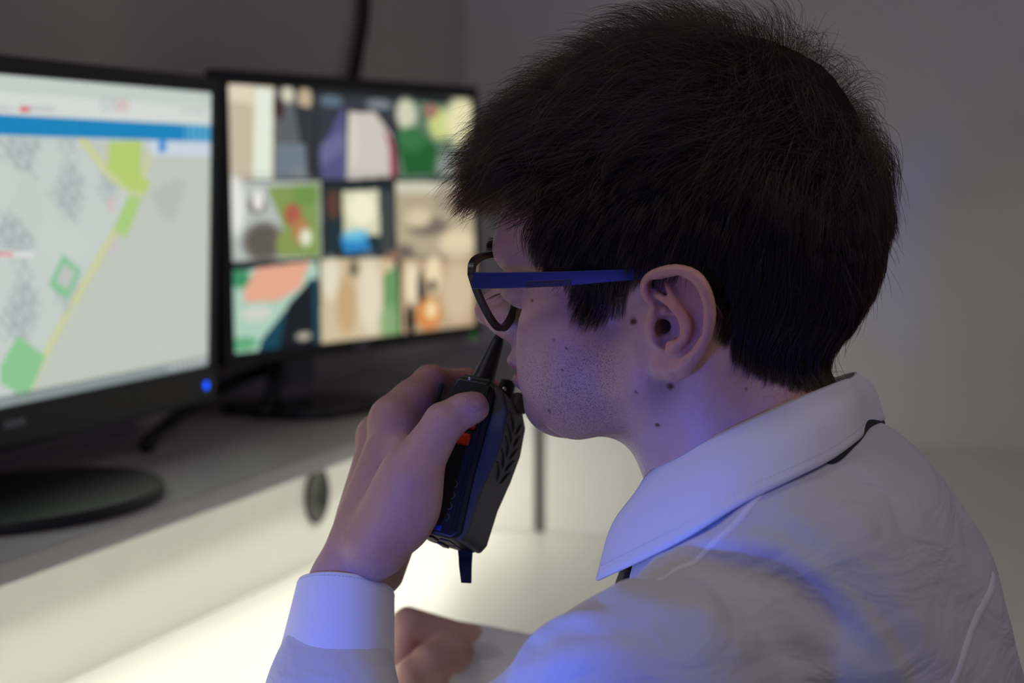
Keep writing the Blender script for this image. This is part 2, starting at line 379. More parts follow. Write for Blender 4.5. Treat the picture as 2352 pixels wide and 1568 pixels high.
# find the bottom and the top of the screen from the right edge
def setz(pl, px, py):
    return pl.uv(px, py)
base_pl.O = np.array([*(SN(O1s, n1, 0))[:2], CAMZ-.21])
ur, zb = base_pl.uv(476, 838); ur2, zt = base_pl.uv(486, 214)
pl1 = Plane(base_pl.O+base_pl.Z*zb, U_, math.radians(-1.6)); W1 = ur; H1 = zt-zb
def uv1(px, py):
    x, z = pl1.uv(px, py); return x/W1, 1-z/H1
def map_picture(u, v):
    n = len(u); col = np.tile(np.array([207., 217, 212]), (n, 1))
    X = u*W1; Y = v*H1
    q = lambda *p: [uv1(a, b) for a, b in p]
    # empty land on the right of the motorway
    col = put(col, sd_poly(u, v, q((190, 318), (345, 340), (480, 345), (478, 840), (20, 930), (60, 905), (130, 780), (300, 440))), (203, 209, 198))
    # streets: a turned grid
    a = math.radians(38); gx = (X*math.cos(a)+Y*math.sin(a)); gy = (-X*math.sin(a)+Y*math.cos(a))
    left = sd_poly(u, v, q((-900, 300), (190, 318), (250, 400), (300, 440), (150, 720), (60, 905), (0, 940), (-900, 1300)))
    street = ((np.mod(gx, .017) < .0024) | (np.mod(gy, .0125) < .0022))
    blocks = np.sin(gx*61)*np.sin(gy*47+1)+.35*np.sin(gx*23+2)
    col = put(col, left & (blocks > .2), (193, 204, 204), .9)
    col = put(col, left & street & (blocks > -.15), (168, 178, 176), .75)
    nz = np.sin(gx*310)*np.sin(gy*270)
    col = put(col, left & (blocks > .2) & (nz > .55), (160, 172, 170), .6)
    col = put(col, sd_poly(u, v, q((0, 380), (60, 395), (210, 560), (150, 640), (40, 500), (0, 470))), (209, 220, 212), .85)
    # parks and main road
    road = np.minimum.reduce([seg_d(X, Y, *[(a_[0]*W1, a_[1]*H1) for a_ in q(p1, p2)]) for p1, p2 in
            (((185, 318), (250, 400)), ((250, 400), (300, 435)), ((330, 425), (240, 570)), ((240, 570), (150, 725)), ((150, 725), (90, 840)), ((90, 840), (50, 930)), ((345, 350), (320, 430)))])
    col = put(col, road < .0052, (214, 218, 160), .9)
    col = put(col, sd_poly(u, v, q((250, 325), (325, 322), (322, 440), (300, 440), (245, 385))), (190, 216, 118))
    col = put(col, sd_poly(u, v, q((290, 400), (345, 415), (335, 445), (290, 435))), (196, 214, 120))
    col = put(col, sd_poly(u, v, q((292, 450), (327, 450), (290, 545), (258, 530))), (178, 214, 132))
    col = put(col, sd_poly(u, v, q((143, 583), (186, 620), (155, 690), (110, 655))), (140, 206, 158))
    col = put(col, sd_poly(u, v, q((146, 605), (172, 625), (152, 665), (128, 645))), (200, 205, 200))
    col = put(col, sd_poly(u, v, q((40, 770), (104, 818), (62, 915), (0, 880), (0, 840))), (146, 208, 152))
    col = put(col, sd_poly(u, v, q((345, 440), (400, 410), (430, 420), (395, 515), (365, 490))), (186, 198, 190), .8)
    for c_, rgb in (((255, 470), (225, 195, 195)), ((262, 570), (208, 200, 205)), ((155, 700), (190, 205, 195))):
        cu, cv = uv1(*c_); col = put(col, np.hypot((u-cu)*W1, (v-cv)*H1) < .008, rgb, .7)
    col = put(col, sd_poly(u, v, q((-60, 575), (75, 578), (75, 592), (-60, 592))), (232, 232, 232))
    col = put(col, sd_poly(u, v, q((-30, 578), (28, 580), (28, 588), (-30, 588))), (226, 150, 150))
    # browser top and blue bar
    top = q((-900, 60), (500, 206), (500, 292), (-900, 215)); col = put(col, sd_poly(u, v, [(0, 0), (1.0, 0), uv1(487, 292), (0, uv1(-900, 215)[1])]), (214, 222, 216))
    vb0 = uv1(0, 262)[1]; vb1 = uv1(0, 311)[1]; ve = uv1(424, 300)[0]
    col = put(col, v < vb0, (206, 218, 212)); col = put(col, (v < vb0*.98) & (v > vb0*.42), (224, 230, 226))
    col = put(col, (v >= vb0) & (v < vb1), (10, 138, 198))
    col = put(col, (v >= vb1) & (v < vb1+.05) & (u > uv1(345, 330)[0]), (214, 224, 236))
    cu, cv = uv1(372, 335); col = put(col, (np.abs(u-cu)*W1 < .008) & (np.abs(v-cv)*H1 < .007), (70, 150, 225))
    ic = (v > vb0) & (v < vb1) & (u > ve); col = put(col, ic & (np.mod(u*W1, .014) < .009), (130, 196, 226), .7)
    for x0, x1, rgb in ((45, 66, (225, 90, 90)), (66, 125, (190, 196, 196)), (-30, 35, (190, 196, 196))):
        ua, va = uv1(x0, 243); ub, vb_ = uv1(x1, 257); col = put(col, (u > ua) & (u < ub) & (v > va) & (v < vb_) & ((np.mod(u*W1, .006) < .004) | (x0 == 45)), rgb, .9)
    for k, x in enumerate((238, 256, 272, 288)):
        cu, cv = uv1(x, 238+k*1.5); r = np.hypot((u-cu)*W1, (v-cv)*H1); col = put(col, (r < .0062) & (r > .0035), (226, 160, 160) if k > 1 else (180, 188, 188), .8)
    ua, va = uv1(415, 245); ub, vb_ = uv1(470, 262); col = put(col, (u > ua) & (u < ub) & (v > va) & (v < vb_) & (np.mod(u*W1, .009) < .005), (196, 202, 200))
    col = put(col, v > .965, (120, 134, 138), .75); 
    col = put(col, (v > .972) & (v < .992) & (np.mod(u*W1, .012) < .008) & (u > uv1(385, 850)[0]), (225, 228, 228), .6)
    return col*.965
ell_shape = [(.172*math.cos(a), .112*math.sin(a)) for a in np.linspace(0, 2*math.pi, 64, endpoint=False)]
led1 = pl1.uv(462, 884)
c1 = SN(1.575, .955, 0)
lg = pl1.uv(-4, 985)
monitor('monitor', pl1, W1, H1, (.016, .011, .0175, .040), .035, map_picture,
        'wide black monitor showing a pale street map with green parks and a blue bar', dict(c=c1, ux=U_, shape=ell_shape, gloss=False), (.08, .03, .26, .07), (led1[0], led1[1], .0042), M['led_blue'], (lg[0], lg[1]), .0075, .93)

# --- right monitor: nine camera pictures
Y1_, Y2_ = 2.32, 2.77
a_ = P(524, 500, Y1_); b_ = P(1089, 500, Y2_); X2 = (b_-a_)[:2]; W2 = float(np.linalg.norm(X2)); X2 = np.array([*X2/W2, 0])
pl2 = Plane([a_[0], a_[1], CAMZ-.2], X2, math.radians(1.0))
zb2 = pl2.uv(534, 812)[1]; zt2 = pl2.uv(516, 193)[1]
x_off = pl2.uv(534, 812)[0]
pl2 = Plane(pl2.O+pl2.Z*zb2+pl2.X*x_off, X2, math.radians(1.0)); W2 = pl2.uv(1092, 760)[0]; H2 = zt2-zb2
def uv2(px, py):
    x, z = pl2.uv(px, py); return x/W2, 1-z/H2
def cctv_picture(u, v):
    n = len(u); col = np.tile(np.array([30., 34, 36]), (n, 1))
    q = lambda *p: [uv2(a, b) for a, b in p]
    def poly(rgb, *p, a=1.): nonlocal col; col = put(col, sd_poly(u, v, q(*p)), rgb, a)
    def blob(rgb, x, y, rx, ry, a=1.):
        nonlocal col; cu, cv = uv2(x, y); su = abs(uv2(x+rx, y)[0]-cu); sv = abs(uv2(x, y+ry)[1]-cv)
        d = ((u-cu)/su)**2+((v-cv)/sv)**2; wgt = np.clip(1.6-d*1.1, 0, 1)[:, None]*a; col = col*(1-wgt)+np.array(rgb, float)*wgt
    # row one
    poly((196, 184, 160), (515, 190), (632, 200), (628, 412), (520, 414)); poly((226, 232, 215), (585, 200), (625, 205), (622, 412), (580, 412))
    poly((222, 210, 186), (515, 190), (580, 196), (585, 240), (518, 230))
    poly((92, 96, 98), (628, 205), (715, 212), (720, 410), (628, 412)); blob((210, 205, 180), 660, 215, 14, 22); blob((190, 170, 140), 700, 225, 16, 26); blob((60, 40, 40), 640, 250, 12, 24)
    poly((48, 50, 56), (675, 240), (722, 250), (722, 405), (700, 405)); poly((108, 122, 132), (635, 330), (700, 330), (705, 408), (630, 410)); blob((140, 140, 140), 685, 395, 18, 10, .6)
    poly((50, 52, 62), (725, 215), (905, 228), (905, 408), (730, 412)); poly((84, 82, 128), (790, 240), (800, 410), (738, 412), (732, 350)); poly((120, 116, 160), (735, 330), (790, 300), (792, 345), (735, 380), a=.6)
    blob((90, 110, 125), 760, 232, 26, 14); poly((204, 196, 186), (800, 258), (860, 258), (898, 310), (902, 405), (796, 412)); blob((150, 160, 165), 870, 240, 30, 12, .7)
    poly((150, 70, 84), (880, 290), (905, 330), (912, 400), (895, 412), (893, 340)); blob((216, 206, 196), 810, 320, 12, 60, .8)
    poly((92, 116, 96), (915, 230), (1088, 245), (1090, 408), (915, 410)); blob((206, 206, 180), 932, 262, 24, 36); poly((28, 92, 44), (915, 330), (965, 300), (1005, 340), (1000, 400), (930, 404)); blob((52, 112, 64), 945, 320, 34, 28)
    blob((200, 210, 130), 1010, 285, 26, 36); blob((228, 222, 178), 1060, 280, 36, 60); blob((160, 110, 100), 990, 255, 16, 16); blob((150, 156, 156), 1050, 380, 45, 28)
    # row two
    poly((180, 186, 182), (520, 418), (735, 416), (738, 592), (524, 600)); blob((225, 226, 220), 540, 470, 22, 70); blob((120, 118, 112), 590, 470, 22, 22); blob((94, 88, 80), 605, 555, 46, 44); blob((236, 232, 226), 592, 460, 12, 24)
    poly((128, 152, 84), (612, 430), (732, 420), (735, 590), (640, 590), (650, 520)); blob((170, 92, 70), 672, 492, 20, 26); blob((178, 126, 80), 690, 530, 20, 30); blob((110, 146, 76), 700, 450, 30, 24); blob((224, 226, 200), 702, 545, 14, 20); blob((136, 150, 82), 655, 560, 22, 30)
    poly((28, 46, 52), (742, 432), (902, 428), (905, 582), (745, 588)); poly((212, 210, 176), (785, 440), (868, 436), (872, 540), (790, 540)); blob((240, 236, 205), 830, 480, 32, 40); poly((40, 130, 190), (782, 545), (840, 528), (850, 575), (790, 582)); blob((120, 200, 224), 815, 540, 30, 14, .8); poly((58, 64, 66), (870, 440), (905, 440), (905, 580), (872, 580)); blob((90, 60, 44), 765, 470, 16, 34)
    poly((178, 164, 138), (908, 418), (1090, 418), (1090, 590), (912, 590)); blob((120, 108, 96), 985, 520, 44, 22); blob((210, 196, 164), 960, 500, 30, 22); blob((224, 206, 170), 1050, 560, 40, 34); poly((204, 200, 178), (908, 418), (1090, 418), (1090, 440), (910, 445)); blob((150, 136, 118), 1030, 460, 34, 30, .7); blob((110, 100, 88), 925, 580, 26, 18)
    # row three
    poly((170, 202, 184), (528, 625), (730, 600), (730, 800), (540, 812)); poly((226, 168, 142), (560, 660), (590, 615), (712, 600), (690, 660), (640, 690), (560, 695)); blob((206, 208, 196), 590, 720, 36, 18); poly((10, 66, 82), (712, 640), (732, 640), (735, 800), (592, 808), (600, 780)); poly((16, 22, 30), (660, 700), (715, 640), (722, 790), (640, 800)); blob((60, 140, 96), 550, 640, 22, 22); blob((96, 168, 120), 555, 790, 36, 16); blob((170, 165, 150), 697, 772, 18, 10)
    poly((206, 188, 154), (735, 595), (905, 592), (905, 788), (738, 795)); blob((222, 216, 194), 760, 640, 20, 50); blob((196, 164, 120), 795, 700, 22, 70); blob((224, 214, 190), 850, 680, 26, 90); blob((116, 104, 86), 812, 616, 12, 20); poly((104, 150, 92), (880, 630), (912, 610), (918, 770), (878, 775)); blob((150, 176, 130), 890, 740, 20, 40, .7)
    poly((186, 160, 128), (920, 595), (1090, 592), (1090, 768), (922, 782)); blob((232, 218, 184), 945, 650, 16, 50); blob((50, 38, 30), 942, 735, 12, 34); blob((60, 50, 44), 968, 665, 10, 40); blob((236, 216, 178), 995, 630, 18, 44); blob((214, 130, 62), 985, 720, 28, 36); blob((240, 214, 160), 990, 712, 14, 22); blob((206, 186, 152), 1050, 670, 34, 70); poly((96, 56, 34), (925, 768), (1090, 752), (1090, 765), (922, 785)); blob((30, 25, 22), 993, 655, 8, 14); blob((150, 110, 88), 900, 588, 18, 10)
    for k in (1, 2):
        col = put(col, (np.abs(v-k/3) < .004), (70, 74, 72), .6)
    return np.clip(col, 0, 255)
bs = []
r_ = .05
for cx_, cy_, a0 in ((.055, .035, 0), (-.055, .035, 90), (-.055, -.035, 180), (.055, -.035, 270)):
    for a in np.linspace(a0, a0+90, 8): bs.append((cx_+r_*math.cos(math.radians(a)), cy_+r_*math.sin(math.radians(a))))
m2 = pl2.O+pl2.X*W2*.42
c2 = PZ(712, 942, ZS)
led2 = pl2.uv(1080, 771); lg2 = pl2.uv(808, 798)
monitor('monitor', pl2, W2, H2, (.020, .007, .017, .0155), .035, cctv_picture,
        'black monitor showing nine security camera pictures in a grid', dict(c=c2, ux=X2, shape=bs, gloss=True), (.066, .03, .22, .03), (led2[0], led2[1], .0035), M['led_green'], (lg2[0], lg2[1]), .006, 1.0)

# --- cables
def cable(pts, r, label, name='cable'):
    bm = bmesh.new(); tube_bm(bm, catmull(pts, 10), r, 12)
    return tag(bm_obj(name, bm, M['cable'], smooth=True), label, 'cable')
def onN(px, py, n):
    d = ray(px, py); return CAM+d*(n/(d @ N_))
top_ = onN(838, -180, NW-.014)
cable([top_, onN(838, 0, NW-.014), onN(832, 70, NW-.014), onN(818, 150, NW-.014), onN(806, 230, NW-.02), onN(800, 420, NW-.03), onN(810, 600, NW-.03)], .0095, 'thick black cable running up the grey wall above the camera monitor')
z_ = ZS+.012
cable([PZ(338, 1022, ZS+.009), P(362, 992, 2.30), P(420, 945, 2.36), P(500, 895, 2.44), P(560, 865, 2.50), P(640, 835, 2.56), P(700, 790, 2.60)], .0085, 'black cable slanting from the shelf up behind the camera monitor')
cable([P(640, 820, 2.50), P(628, 870, 2.47), P(615, 925, 2.46), PZ(600, 950, ZS+.008)], .0075, 'short black cable hanging down beside the stand of the camera monitor')

# ================================================================== the person: implicit surfaces turned into meshes
def dotc(v): return np.sqrt(np.einsum('ij,ij->i', v, v))
def sph(p, c, r): return dotc(p-np.asarray(c, np.float32))-r
def ell(p, c, r, R=None):
    q = p-np.asarray(c, np.float32)
    if R is not None: q = q @ R
    r = np.asarray(r, np.float32); k0 = dotc(q/r); k1 = dotc(q/(r*r))+1e-9
    return k0*(k0-1)/k1
def cone(p, a, b, ra, rb):
    a = np.asarray(a, np.float32); b = np.asarray(b, np.float32); d = b-a; q = p-a
    t = np.clip((q @ d)/(d @ d), 0, 1); return dotc(q-t[:, None]*d)-(ra+(rb-ra)*t)
def smin(a, b, k):
    h = np.clip(.5+.5*(b-a)/k, 0, 1); return b*(1-h)+a*h-k*h*(1-h)
def smax(a, b, k): return -smin(-a, -b, k)
def chain(p, pts, rs, k=2.):
    d = None
    for i in range(len(pts)-1):
        e = cone(p, pts[i], pts[i+1], rs[i], rs[i+1]); d = e if d is None else smin(d, e, k)
    return d
def near(p, c, R, fn, big=60.):
    """evaluate fn only close to c"""
    out = np.full(len(p), big, np.float32); m = sph(p, c, R) < 0
    if m.any(): out[m] = fn(p[m])
    return out
def grad(f, p, e=.4):
    g = np.empty_like(p)
    for k in range(3):
        o = np.zeros(3, np.float32); o[k] = e; g[:, k] = f(p+o)-f(p-o)
    return g/(dotc(g)[:, None]+1e-9)
def sdf_mesh(f, lo, hi, h, blk=8, slack=1.25, newton=2):
    lo = np.asarray(lo, np.float32); n = np.ceil((np.asarray(hi)-lo)/h/blk).astype(int)
    D = np.ones(n*blk+1, np.float32)
    bi = np.stack(np.meshgrid(*[np.arange(k) for k in n], indexing='ij'), -1).reshape(-1, 3)
    c = (lo+(bi+.5)*blk*h).astype(np.float32); dc = np.concatenate([f(x) for x in np.array_split(c, max(1, len(c)//200000))])
    rad = blk*h*.87*slack+2
    loc = np.stack(np.meshgrid(*[np.arange(blk+1)]*3, indexing='ij'), -1).reshape(-1, 3)
    for b, v in zip(bi[dc < -rad], dc[dc < -rad]):
        D[b[0]*blk:b[0]*blk+blk+1, b[1]*blk:b[1]*blk+blk+1, b[2]*blk:b[2]*blk+blk+1] = -1
    act = bi[np.abs(dc) <= rad]
    for ch in np.array_split(act, max(1, len(act)//400)):
        idx = (ch[:, None, :]*blk+loc[None]).reshape(-1, 3); v = f((lo+idx*h).astype(np.float32)); D[idx[:, 0], idx[:, 1], idx[:, 2]] = v
    S = D < 0
    cnt = sum(S[a:S.shape[0]-1+a, b:S.shape[1]-1+b, c_:S.shape[2]-1+c_].astype(np.int8) for a in (0, 1) for b in (0, 1) for c_ in (0, 1))
    cells = np.argwhere((cnt > 0) & (cnt < 8)); vid = np.full(cnt.shape, -1, np.int32); vid[cells[:, 0], cells[:, 1], cells[:, 2]] = np.arange(len(cells))
    V = np.zeros((len(cells), 3), np.float32); W = np.zeros(len(cells), np.float32)
    for ax in range(3):
        for a in (0, 1):
            for b in (0, 1):
                o = [0, 0, 0]; o[(ax+1) % 3] = a; o[(ax+2) % 3] = b; p0 = cells+o; p1 = p0.copy(); p1[:, ax] += 1
                d0 = D[p0[:, 0], p0[:, 1], p0[:, 2]]; d1 = D[p1[:, 0], p1[:, 1], p1[:, 2]]; m = (d0 < 0) != (d1 < 0)
                t = np.where(m, d0/(d0-d1+1e-12), 0); q = p0.astype(np.float32); q[:, ax] += t; V[m] += q[m]; W[m] += 1
    V = lo+V/W[:, None]*h
    F = []
    for ax in range(3):
        sl0 = [slice(None)]*3; sl1 = [slice(None)]*3; sl0[ax] = slice(0, -1); sl1[ax] = slice(1, None)
        e = S[tuple(sl0)] != S[tuple(sl1)]; ed = np.argwhere(e); b1, b2 = (ax+1) % 3, (ax+2) % 3
        ed = ed[(ed[:, b1] > 0) & (ed[:, b2] > 0) & (ed[:, b1] < cnt.shape[b1]) & (ed[:, b2] < cnt.shape[b2])]
        def vi(o1, o2):
            q = ed.copy(); q[:, b1] -= o1; q[:, b2] -= o2; return vid[q[:, 0], q[:, 1], q[:, 2]]
        qd = np.stack([vi(1, 1), vi(0, 1), vi(0, 0), vi(1, 0)], -1); fl = ~S[ed[:, 0], ed[:, 1], ed[:, 2]]; qd[fl] = qd[fl][:, ::-1]
        F.append(qd[(qd >= 0).all(1)])
    F = np.concatenate(F); V = V.astype(np.float32)
    for _ in range(newton):
        V0 = V; g = grad(f, V0, h*.3); d = f(V0); V = V0-g*np.clip(d, -h, h)[:, None]*.9
    return V, F

# ---- head, ears and neck (millimetres: x forward, y to the man's left, z up; origin between the ear holes)
EARP = lambda px, py, L: HP(px, py, L)
ear_c = EARP(1560, 735, 80)
e_n = np.array([.30, .93, -.05]); e_n /= np.linalg.norm(e_n)           # direction the ear faces
def E(px, py, off=0):
    """point of the near ear in its own slanted plane"""
    a = toL(CAM); b = ray(px, py) @ M3.T*1000; t = ((ear_c-a) @ e_n)/(b @ e_n); return a+b*t+e_n*off
HELIX = catmull([E(1512, 712, -3), E(1488, 680, 0), E(1490, 650, 2), E(1512, 630, 2.5), E(1556, 620, 2), E(1600, 634, 1.5), E(1624, 672, 1), E(1632, 722, .5), E(1622, 775, .5), E(1600, 812, 0), E(1570, 842, -.5)], 3)
ANTI = catmull([E(1500, 668, -2.5), E(1518, 682, .3), E(1547, 700, 1.2), E(1574, 722, 1.8), E(1585, 750, 2), E(1576, 778, 1.6), E(1552, 794, 1)], 3)
ANTU = catmull([E(1530, 652, -.6), E(1548, 684, .6), E(1568, 722, 1.4)], 3)
CRUS = [E(1500, 716, -2), E(1522, 716, -3), E(1548, 724, -5)]
LOBE = [E(1570, 842, -1), E(1540, 850, -1.5), E(1512, 846, -2.5), E(1500, 830, -4)]
def ear(p):
    P3 = E(1556, 738, -4.5)
    R = np.stack([np.cross([0, 0, 1.], e_n)/np.linalg.norm(np.cross([0, 0, 1.], e_n)), np.array([0, 0, 1.]), e_n], 1).astype(np.float32)
    t = math.radians(-8); Rt = R @ np.array([[math.cos(t), -math.sin(t), 0], [math.sin(t), math.cos(t), 0], [0, 0, 1]], np.float32)
    d = ell(p, P3, (17.0, 29.0, 3.6), Rt)
    d = smin(d, ell(p, E(1535, 825, -3), (12, 11.5, 4.2), Rt), 4)
    d = smin(d, chain(p, HELIX, np.interp(np.linspace(0, 1, len(HELIX)), [0, .15, .5, .8, 1], [2.0, 2.7, 2.9, 2.7, 3.4])), 2.4)
    d = smin(d, chain(p, LOBE, [4.0, 4.6, 4.6, 3.5]), 4)
    # back of the concha joining the skull
    d = smin(d, cone(p, E(1535, 745, -8), E(1520, 745, -20), 15, 15), 4)
    d = smax(d, -ell(p, E(1532, 754, 1.0), (9.6, 12, 10.5), Rt), 2.0)
    d = smax(d, -cone(p, E(1510, 655, 1.8), E(1526, 706, 1.0), 4.0, 4.8), 1.8)
    d = smax(d, -cone(p, E(1600, 700, 2), E(1606, 760, 2), 3.0, 2.6), 2.5)
    d = smax(d, -cone(p, E(1565, 645, 2.2), E(1600, 690, 2), 2.8, 3.0), 2.5)
    d = smin(d, chain(p, ANTI, np.linspace(1.3, 1.9, len(ANTI))), 2.2); d = smin(d, chain(p, ANTU, np.linspace(1.1, 1.3, len(ANTU))), 3.0)
    d = smin(d, chain(p, CRUS, [2.4, 2.0, 1.4]), 3)
    d = smin(d, ell(p, E(1500, 755, -1.5), (4.0, 7, 4.5), Rt), 3)          # tragus
    d = smin(d, ell(p, E(1548, 797, 0), (5, 3.6, 3.4), Rt), 3)             # antitragus
    d = smax(d, -cone(p, E(1514, 754, -3), E(1506, 750, -16), 4.2, 3.0), 1.5)
    return d
def S2(d1, fn, p):  # the same on both sides
    return fn(np.stack([p[:, 0], np.abs(p[:, 1]), p[:, 2]], 1))
eye_ = np.array([84., 34, 17])
def skull(p):
    m = p.copy(); m[:, 1] = np.abs(m[:, 1])
    d = ell(p, (-7, 0, 50), (96, 76, 84))
    d = smin(d, ell(p, (-30, 0, 40), (72, 74, 70)), 10)
    d = smin(d, sph(m, (57, 31, 52), 43), 16)                           # forehead corners
    d = smin(d, cone(m, (98, 12, 37), (88, 50, 38), 9, 10), 14)         # brow ridge
    d = smin(d, ell(m, (55, 40, -5), (32, 27, 28)), 14)                  # cheekbones
    d = smin(d, ell(m, (52, 36, -30), (37, 29, 32)), 14)                 # cheeks
    d = smin(d, ell(p, (70, 0, -25), (33, 32, 36)), 12)                  # mouth region
    d = smin(d, cone(m, (12, 50, -28), (58, 26, -50), 21, 18), 14)       # jaw
    d = smin(d, cone(m, (0, 52, -5), (8, 50, -32), 19, 19), 14)
    d = smin(d, ell(p, (77, 0, -54), (19, 24, 15.5)), 9)                   # chin
    d = smin(d, cone(p, (68, 0, -50), (18, 0, -48), 19, 24), 12)         # under the chin
    d = smax(d, -sph(m, (109, 33, 15), 17.5), 10)                        # eye sockets
    d = smin(d, ell(m, eye_+[2, 0, 1.5], (15.2, 17, 13.2)), 3)             # lids over the eyeball
    d = smin(d, cone(p, (96, 0, 27), (110, 0, 6), 8, 10), 9)             # nose
    d = smin(d, ell(p, (117, 0, 1), (11.5, 11, 10)), 6)
    d = smin(d, ell(m, (106, 12, -3), (12, 8, 8.5)), 4)
    d = smin(d, ell(m, (99, 14, -6), (12, 9, 10)), 5); d = smin(d, ell(p, (94, 0, -14), (11, 15, 10)), 6)
    d = smax(d, -ell(m, (111, 6.5, -12), (6.5, 3.8, 5)), 2)
    d = smin(d, ell(p, (98, 0, -27), (8.5, 20, 5.5)), 4)                  # lips
    d = smin(d, ell(p, (95, 0, -38.5), (8.5, 18, 5)), 4)
    d = smax(d, -cone(m, (106, 0, -32.8), (90, 26, -34), 1.0, .8), 2)
    d = smin(d, cone(p, (-15, 0, -34), (-66, 0, -150), 58, 61), 16)      # neck
    d = smin(d, cone(p, (-66, 0, -150), (-105, 0, -210), 61, 80), 16)
    d = smin(d, cone(m, (-26, 52, -20), (-10, 34, -120), 14, 13), 16)    # neck muscle
    return d
def head(p):
    d = skull(p); m = p.copy(); m[:, 1] = np.abs(m[:, 1])
    e = near(p, ear_c, 62, ear); d = smin(d, e, 3.5)
    q = p.copy(); q[:, 1] *= -1; e = near(q, ear_c, 62, ear); d = smin(d, e, 3.5)
    cn = E(1508, 752, -4); d = smax(d, -cone(m, E(1512, 753, -3), E(1500, 750, -18), 4.2, 3.0), 1.5)
    # creases of the neck
    return d

# ---- left hand with the forearm
H = lambda px, py, d: LP(px, py, d)
nrm = lambda a: a/np.linalg.norm(a)
hand_pts = dict(
    w0=H(792, 1345, 1.141), w1=H(800, 1350, 1.155), w2=H(804, 1345, 1.169),
    i0=H(908, 968, 1.165), i1=H(988, 880, 1.187), i2=H(1072, 880, 1.21), i3=H(1128, 894, 1.222),
    m0=H(873, 1005, 1.19), m1=H(950, 925, 1.222), m2=H(1015, 955, 1.238), m3=H(1062, 990, 1.236),
    r0=H(868, 1050, 1.213), r1=H(940, 985, 1.243), r2=H(1006, 1015, 1.254), r3=H(1052, 1045, 1.248),
    p0=H(878, 1100, 1.23), p1=H(940, 1050, 1.256), p2=H(992, 1080, 1.263), p3=H(1034, 1100, 1.258),
    t0=H(862, 1250, 1.135), t1=H(946, 1086, 1.126), t2=H(1020, 970, 1.129), t3=H(1089, 934, 1.134))
hp = hand_pts
elbow = toL([-.115, 1.05, ZD+.055])
def lhand(p):
    wc = (hp['w0']+hp['w2'])/2
    fo = elbow+np.array([0, 0, 0.])
    d = cone(p, hp['w0'], fo, 19.5, 33)
    d = smin(d, cone(p, hp['w1'], fo, 21.5, 34), 8); d = smin(d, cone(p, hp['w2'], fo, 19.5, 33), 8)
    pal = None
    for k, r0, wk in (('i0', 12, 'w0'), ('m0', 12, 'w1'), ('r0', 11, 'w2'), ('p0', 10.5, 'w2')):
        e = cone(p, hp[wk], hp[k], 19.5, r0); pal = e if pal is None else smin(pal, e, 9)
    d = smin(d, pal, 8)
    d = smin(d, cone(p, H(880, 1180, 1.165), H(905, 1075, 1.19), 21, 14), 10)
    d = smin(d, cone(p, H(908, 1215, 1.192), H(872, 1310, 1.178), 14.5, 15), 6)      # heel of the hand
    # thumb with its ball
    th = cone(p, hp['t0'], hp['t1'], 20, 16); th = smin(th, cone(p, hp['t1'], hp['t2'], 15.6, 11.2), 6)
    th = smin(th, cone(p, hp['t2'], hp['t3'], 11.0, 8.0), 4)
    th = smin(th, ell(p, H(938, 1150, 1.128), (19, 17, 24)), 10); th = smin(th, sph(p, H(924, 1202, 1.138), 15.5), 8)
    th = smin(th, ell(p, H(1072, 938, 1.131), (12.5, 9, 9)), 4)
    d = smin(d, th, 7)
    d = smin(d, cone(p, H(905, 1010, 1.16), H(945, 1060, 1.14), 9, 10), 8)            # web
    fin = []
    for a, rs in (('i', (12.8, 10.2, 8.4, 6.6)), ('m', (11.5, 9.2, 8, 6.8)), ('r', (11, 8.8, 7.8, 6.6)), ('p', (10, 7.8, 6.8, 5.8))):
        e = chain(p, [hp[a+str(k)] for k in range(4)], rs, 5); d = smin(d, e, 7 if a == 'i' else 4)
        d = smin(d, sph(p, hp[a+'0']+np.array([1, 0, 1.]), rs[0]+.5), 8)
    d = smin(d, cone(p, hp['i0']+np.array([0, 0, -3.]), hp['i1']+np.array([0, 0, -5.]), 11, 8), 6); d = smin(d, sph(p, H(946, 924, 1.176), 11.8), 8)
    # creases
    for c0, c1 in ((H(994, 918, 1.116), H(1012, 934, 1.114)), (H(1002, 912, 1.117), H(1020, 924, 1.1155)), (H(966, 1262, 1.16), H(905, 1243, 1.13))):
        d = smax(d, -cone(p, c0, c1, .45, .45), 1.2)
    d = smax(d, -cone(p, H(846, 966, 1.15), H(838, 1000, 1.158), 1.5, 1.2), 4)
    return d
NAIL = hp['t3']+nrm(hp['t3']-hp['t2'])*1.6+(M3 @ np.array([.30, -.80, .52]))*7
# ---- right hand, a loose fist in front of the chest
rw = H(1066, 1512, 1.47)
def rhand(p):
    k = [H(938, 1432, 1.43), H(920, 1462, 1.46), H(915, 1500, 1.485), H(925, 1540, 1.505)]
    d = cone(p, H(1070, 1512, 1.46), H(1400, 1650, 1.44), 23, 38); d = smin(d, cone(p, H(1070, 1520, 1.485), H(1400, 1650, 1.46), 22, 38), 8)
    for i, c in enumerate(k):
        w_ = H(1062, 1496+10*i, 1.455+.012*i)
        d = smin(d, cone(p, w_, c, 21, 12.5), 9)
        dn = np.array([4, 6, -30.]); bk = np.array([-30, 6, -10.])
        f1 = c+dn; f2 = f1+bk
        d = smin(d, chain(p, [c, f1, f2, f2+np.array([-6, 2, 16.])], (11, 9.6, 8.6, 7.2), 3), 2.5)
    t = [H(1040, 1500, 1.425), H(985, 1520, 1.405), H(945, 1545, 1.40), H(918, 1560, 1.41)]
    d = smin(d, chain(p, t, (15, 12.5, 10.5, 8.5), 4), 5)
    return d

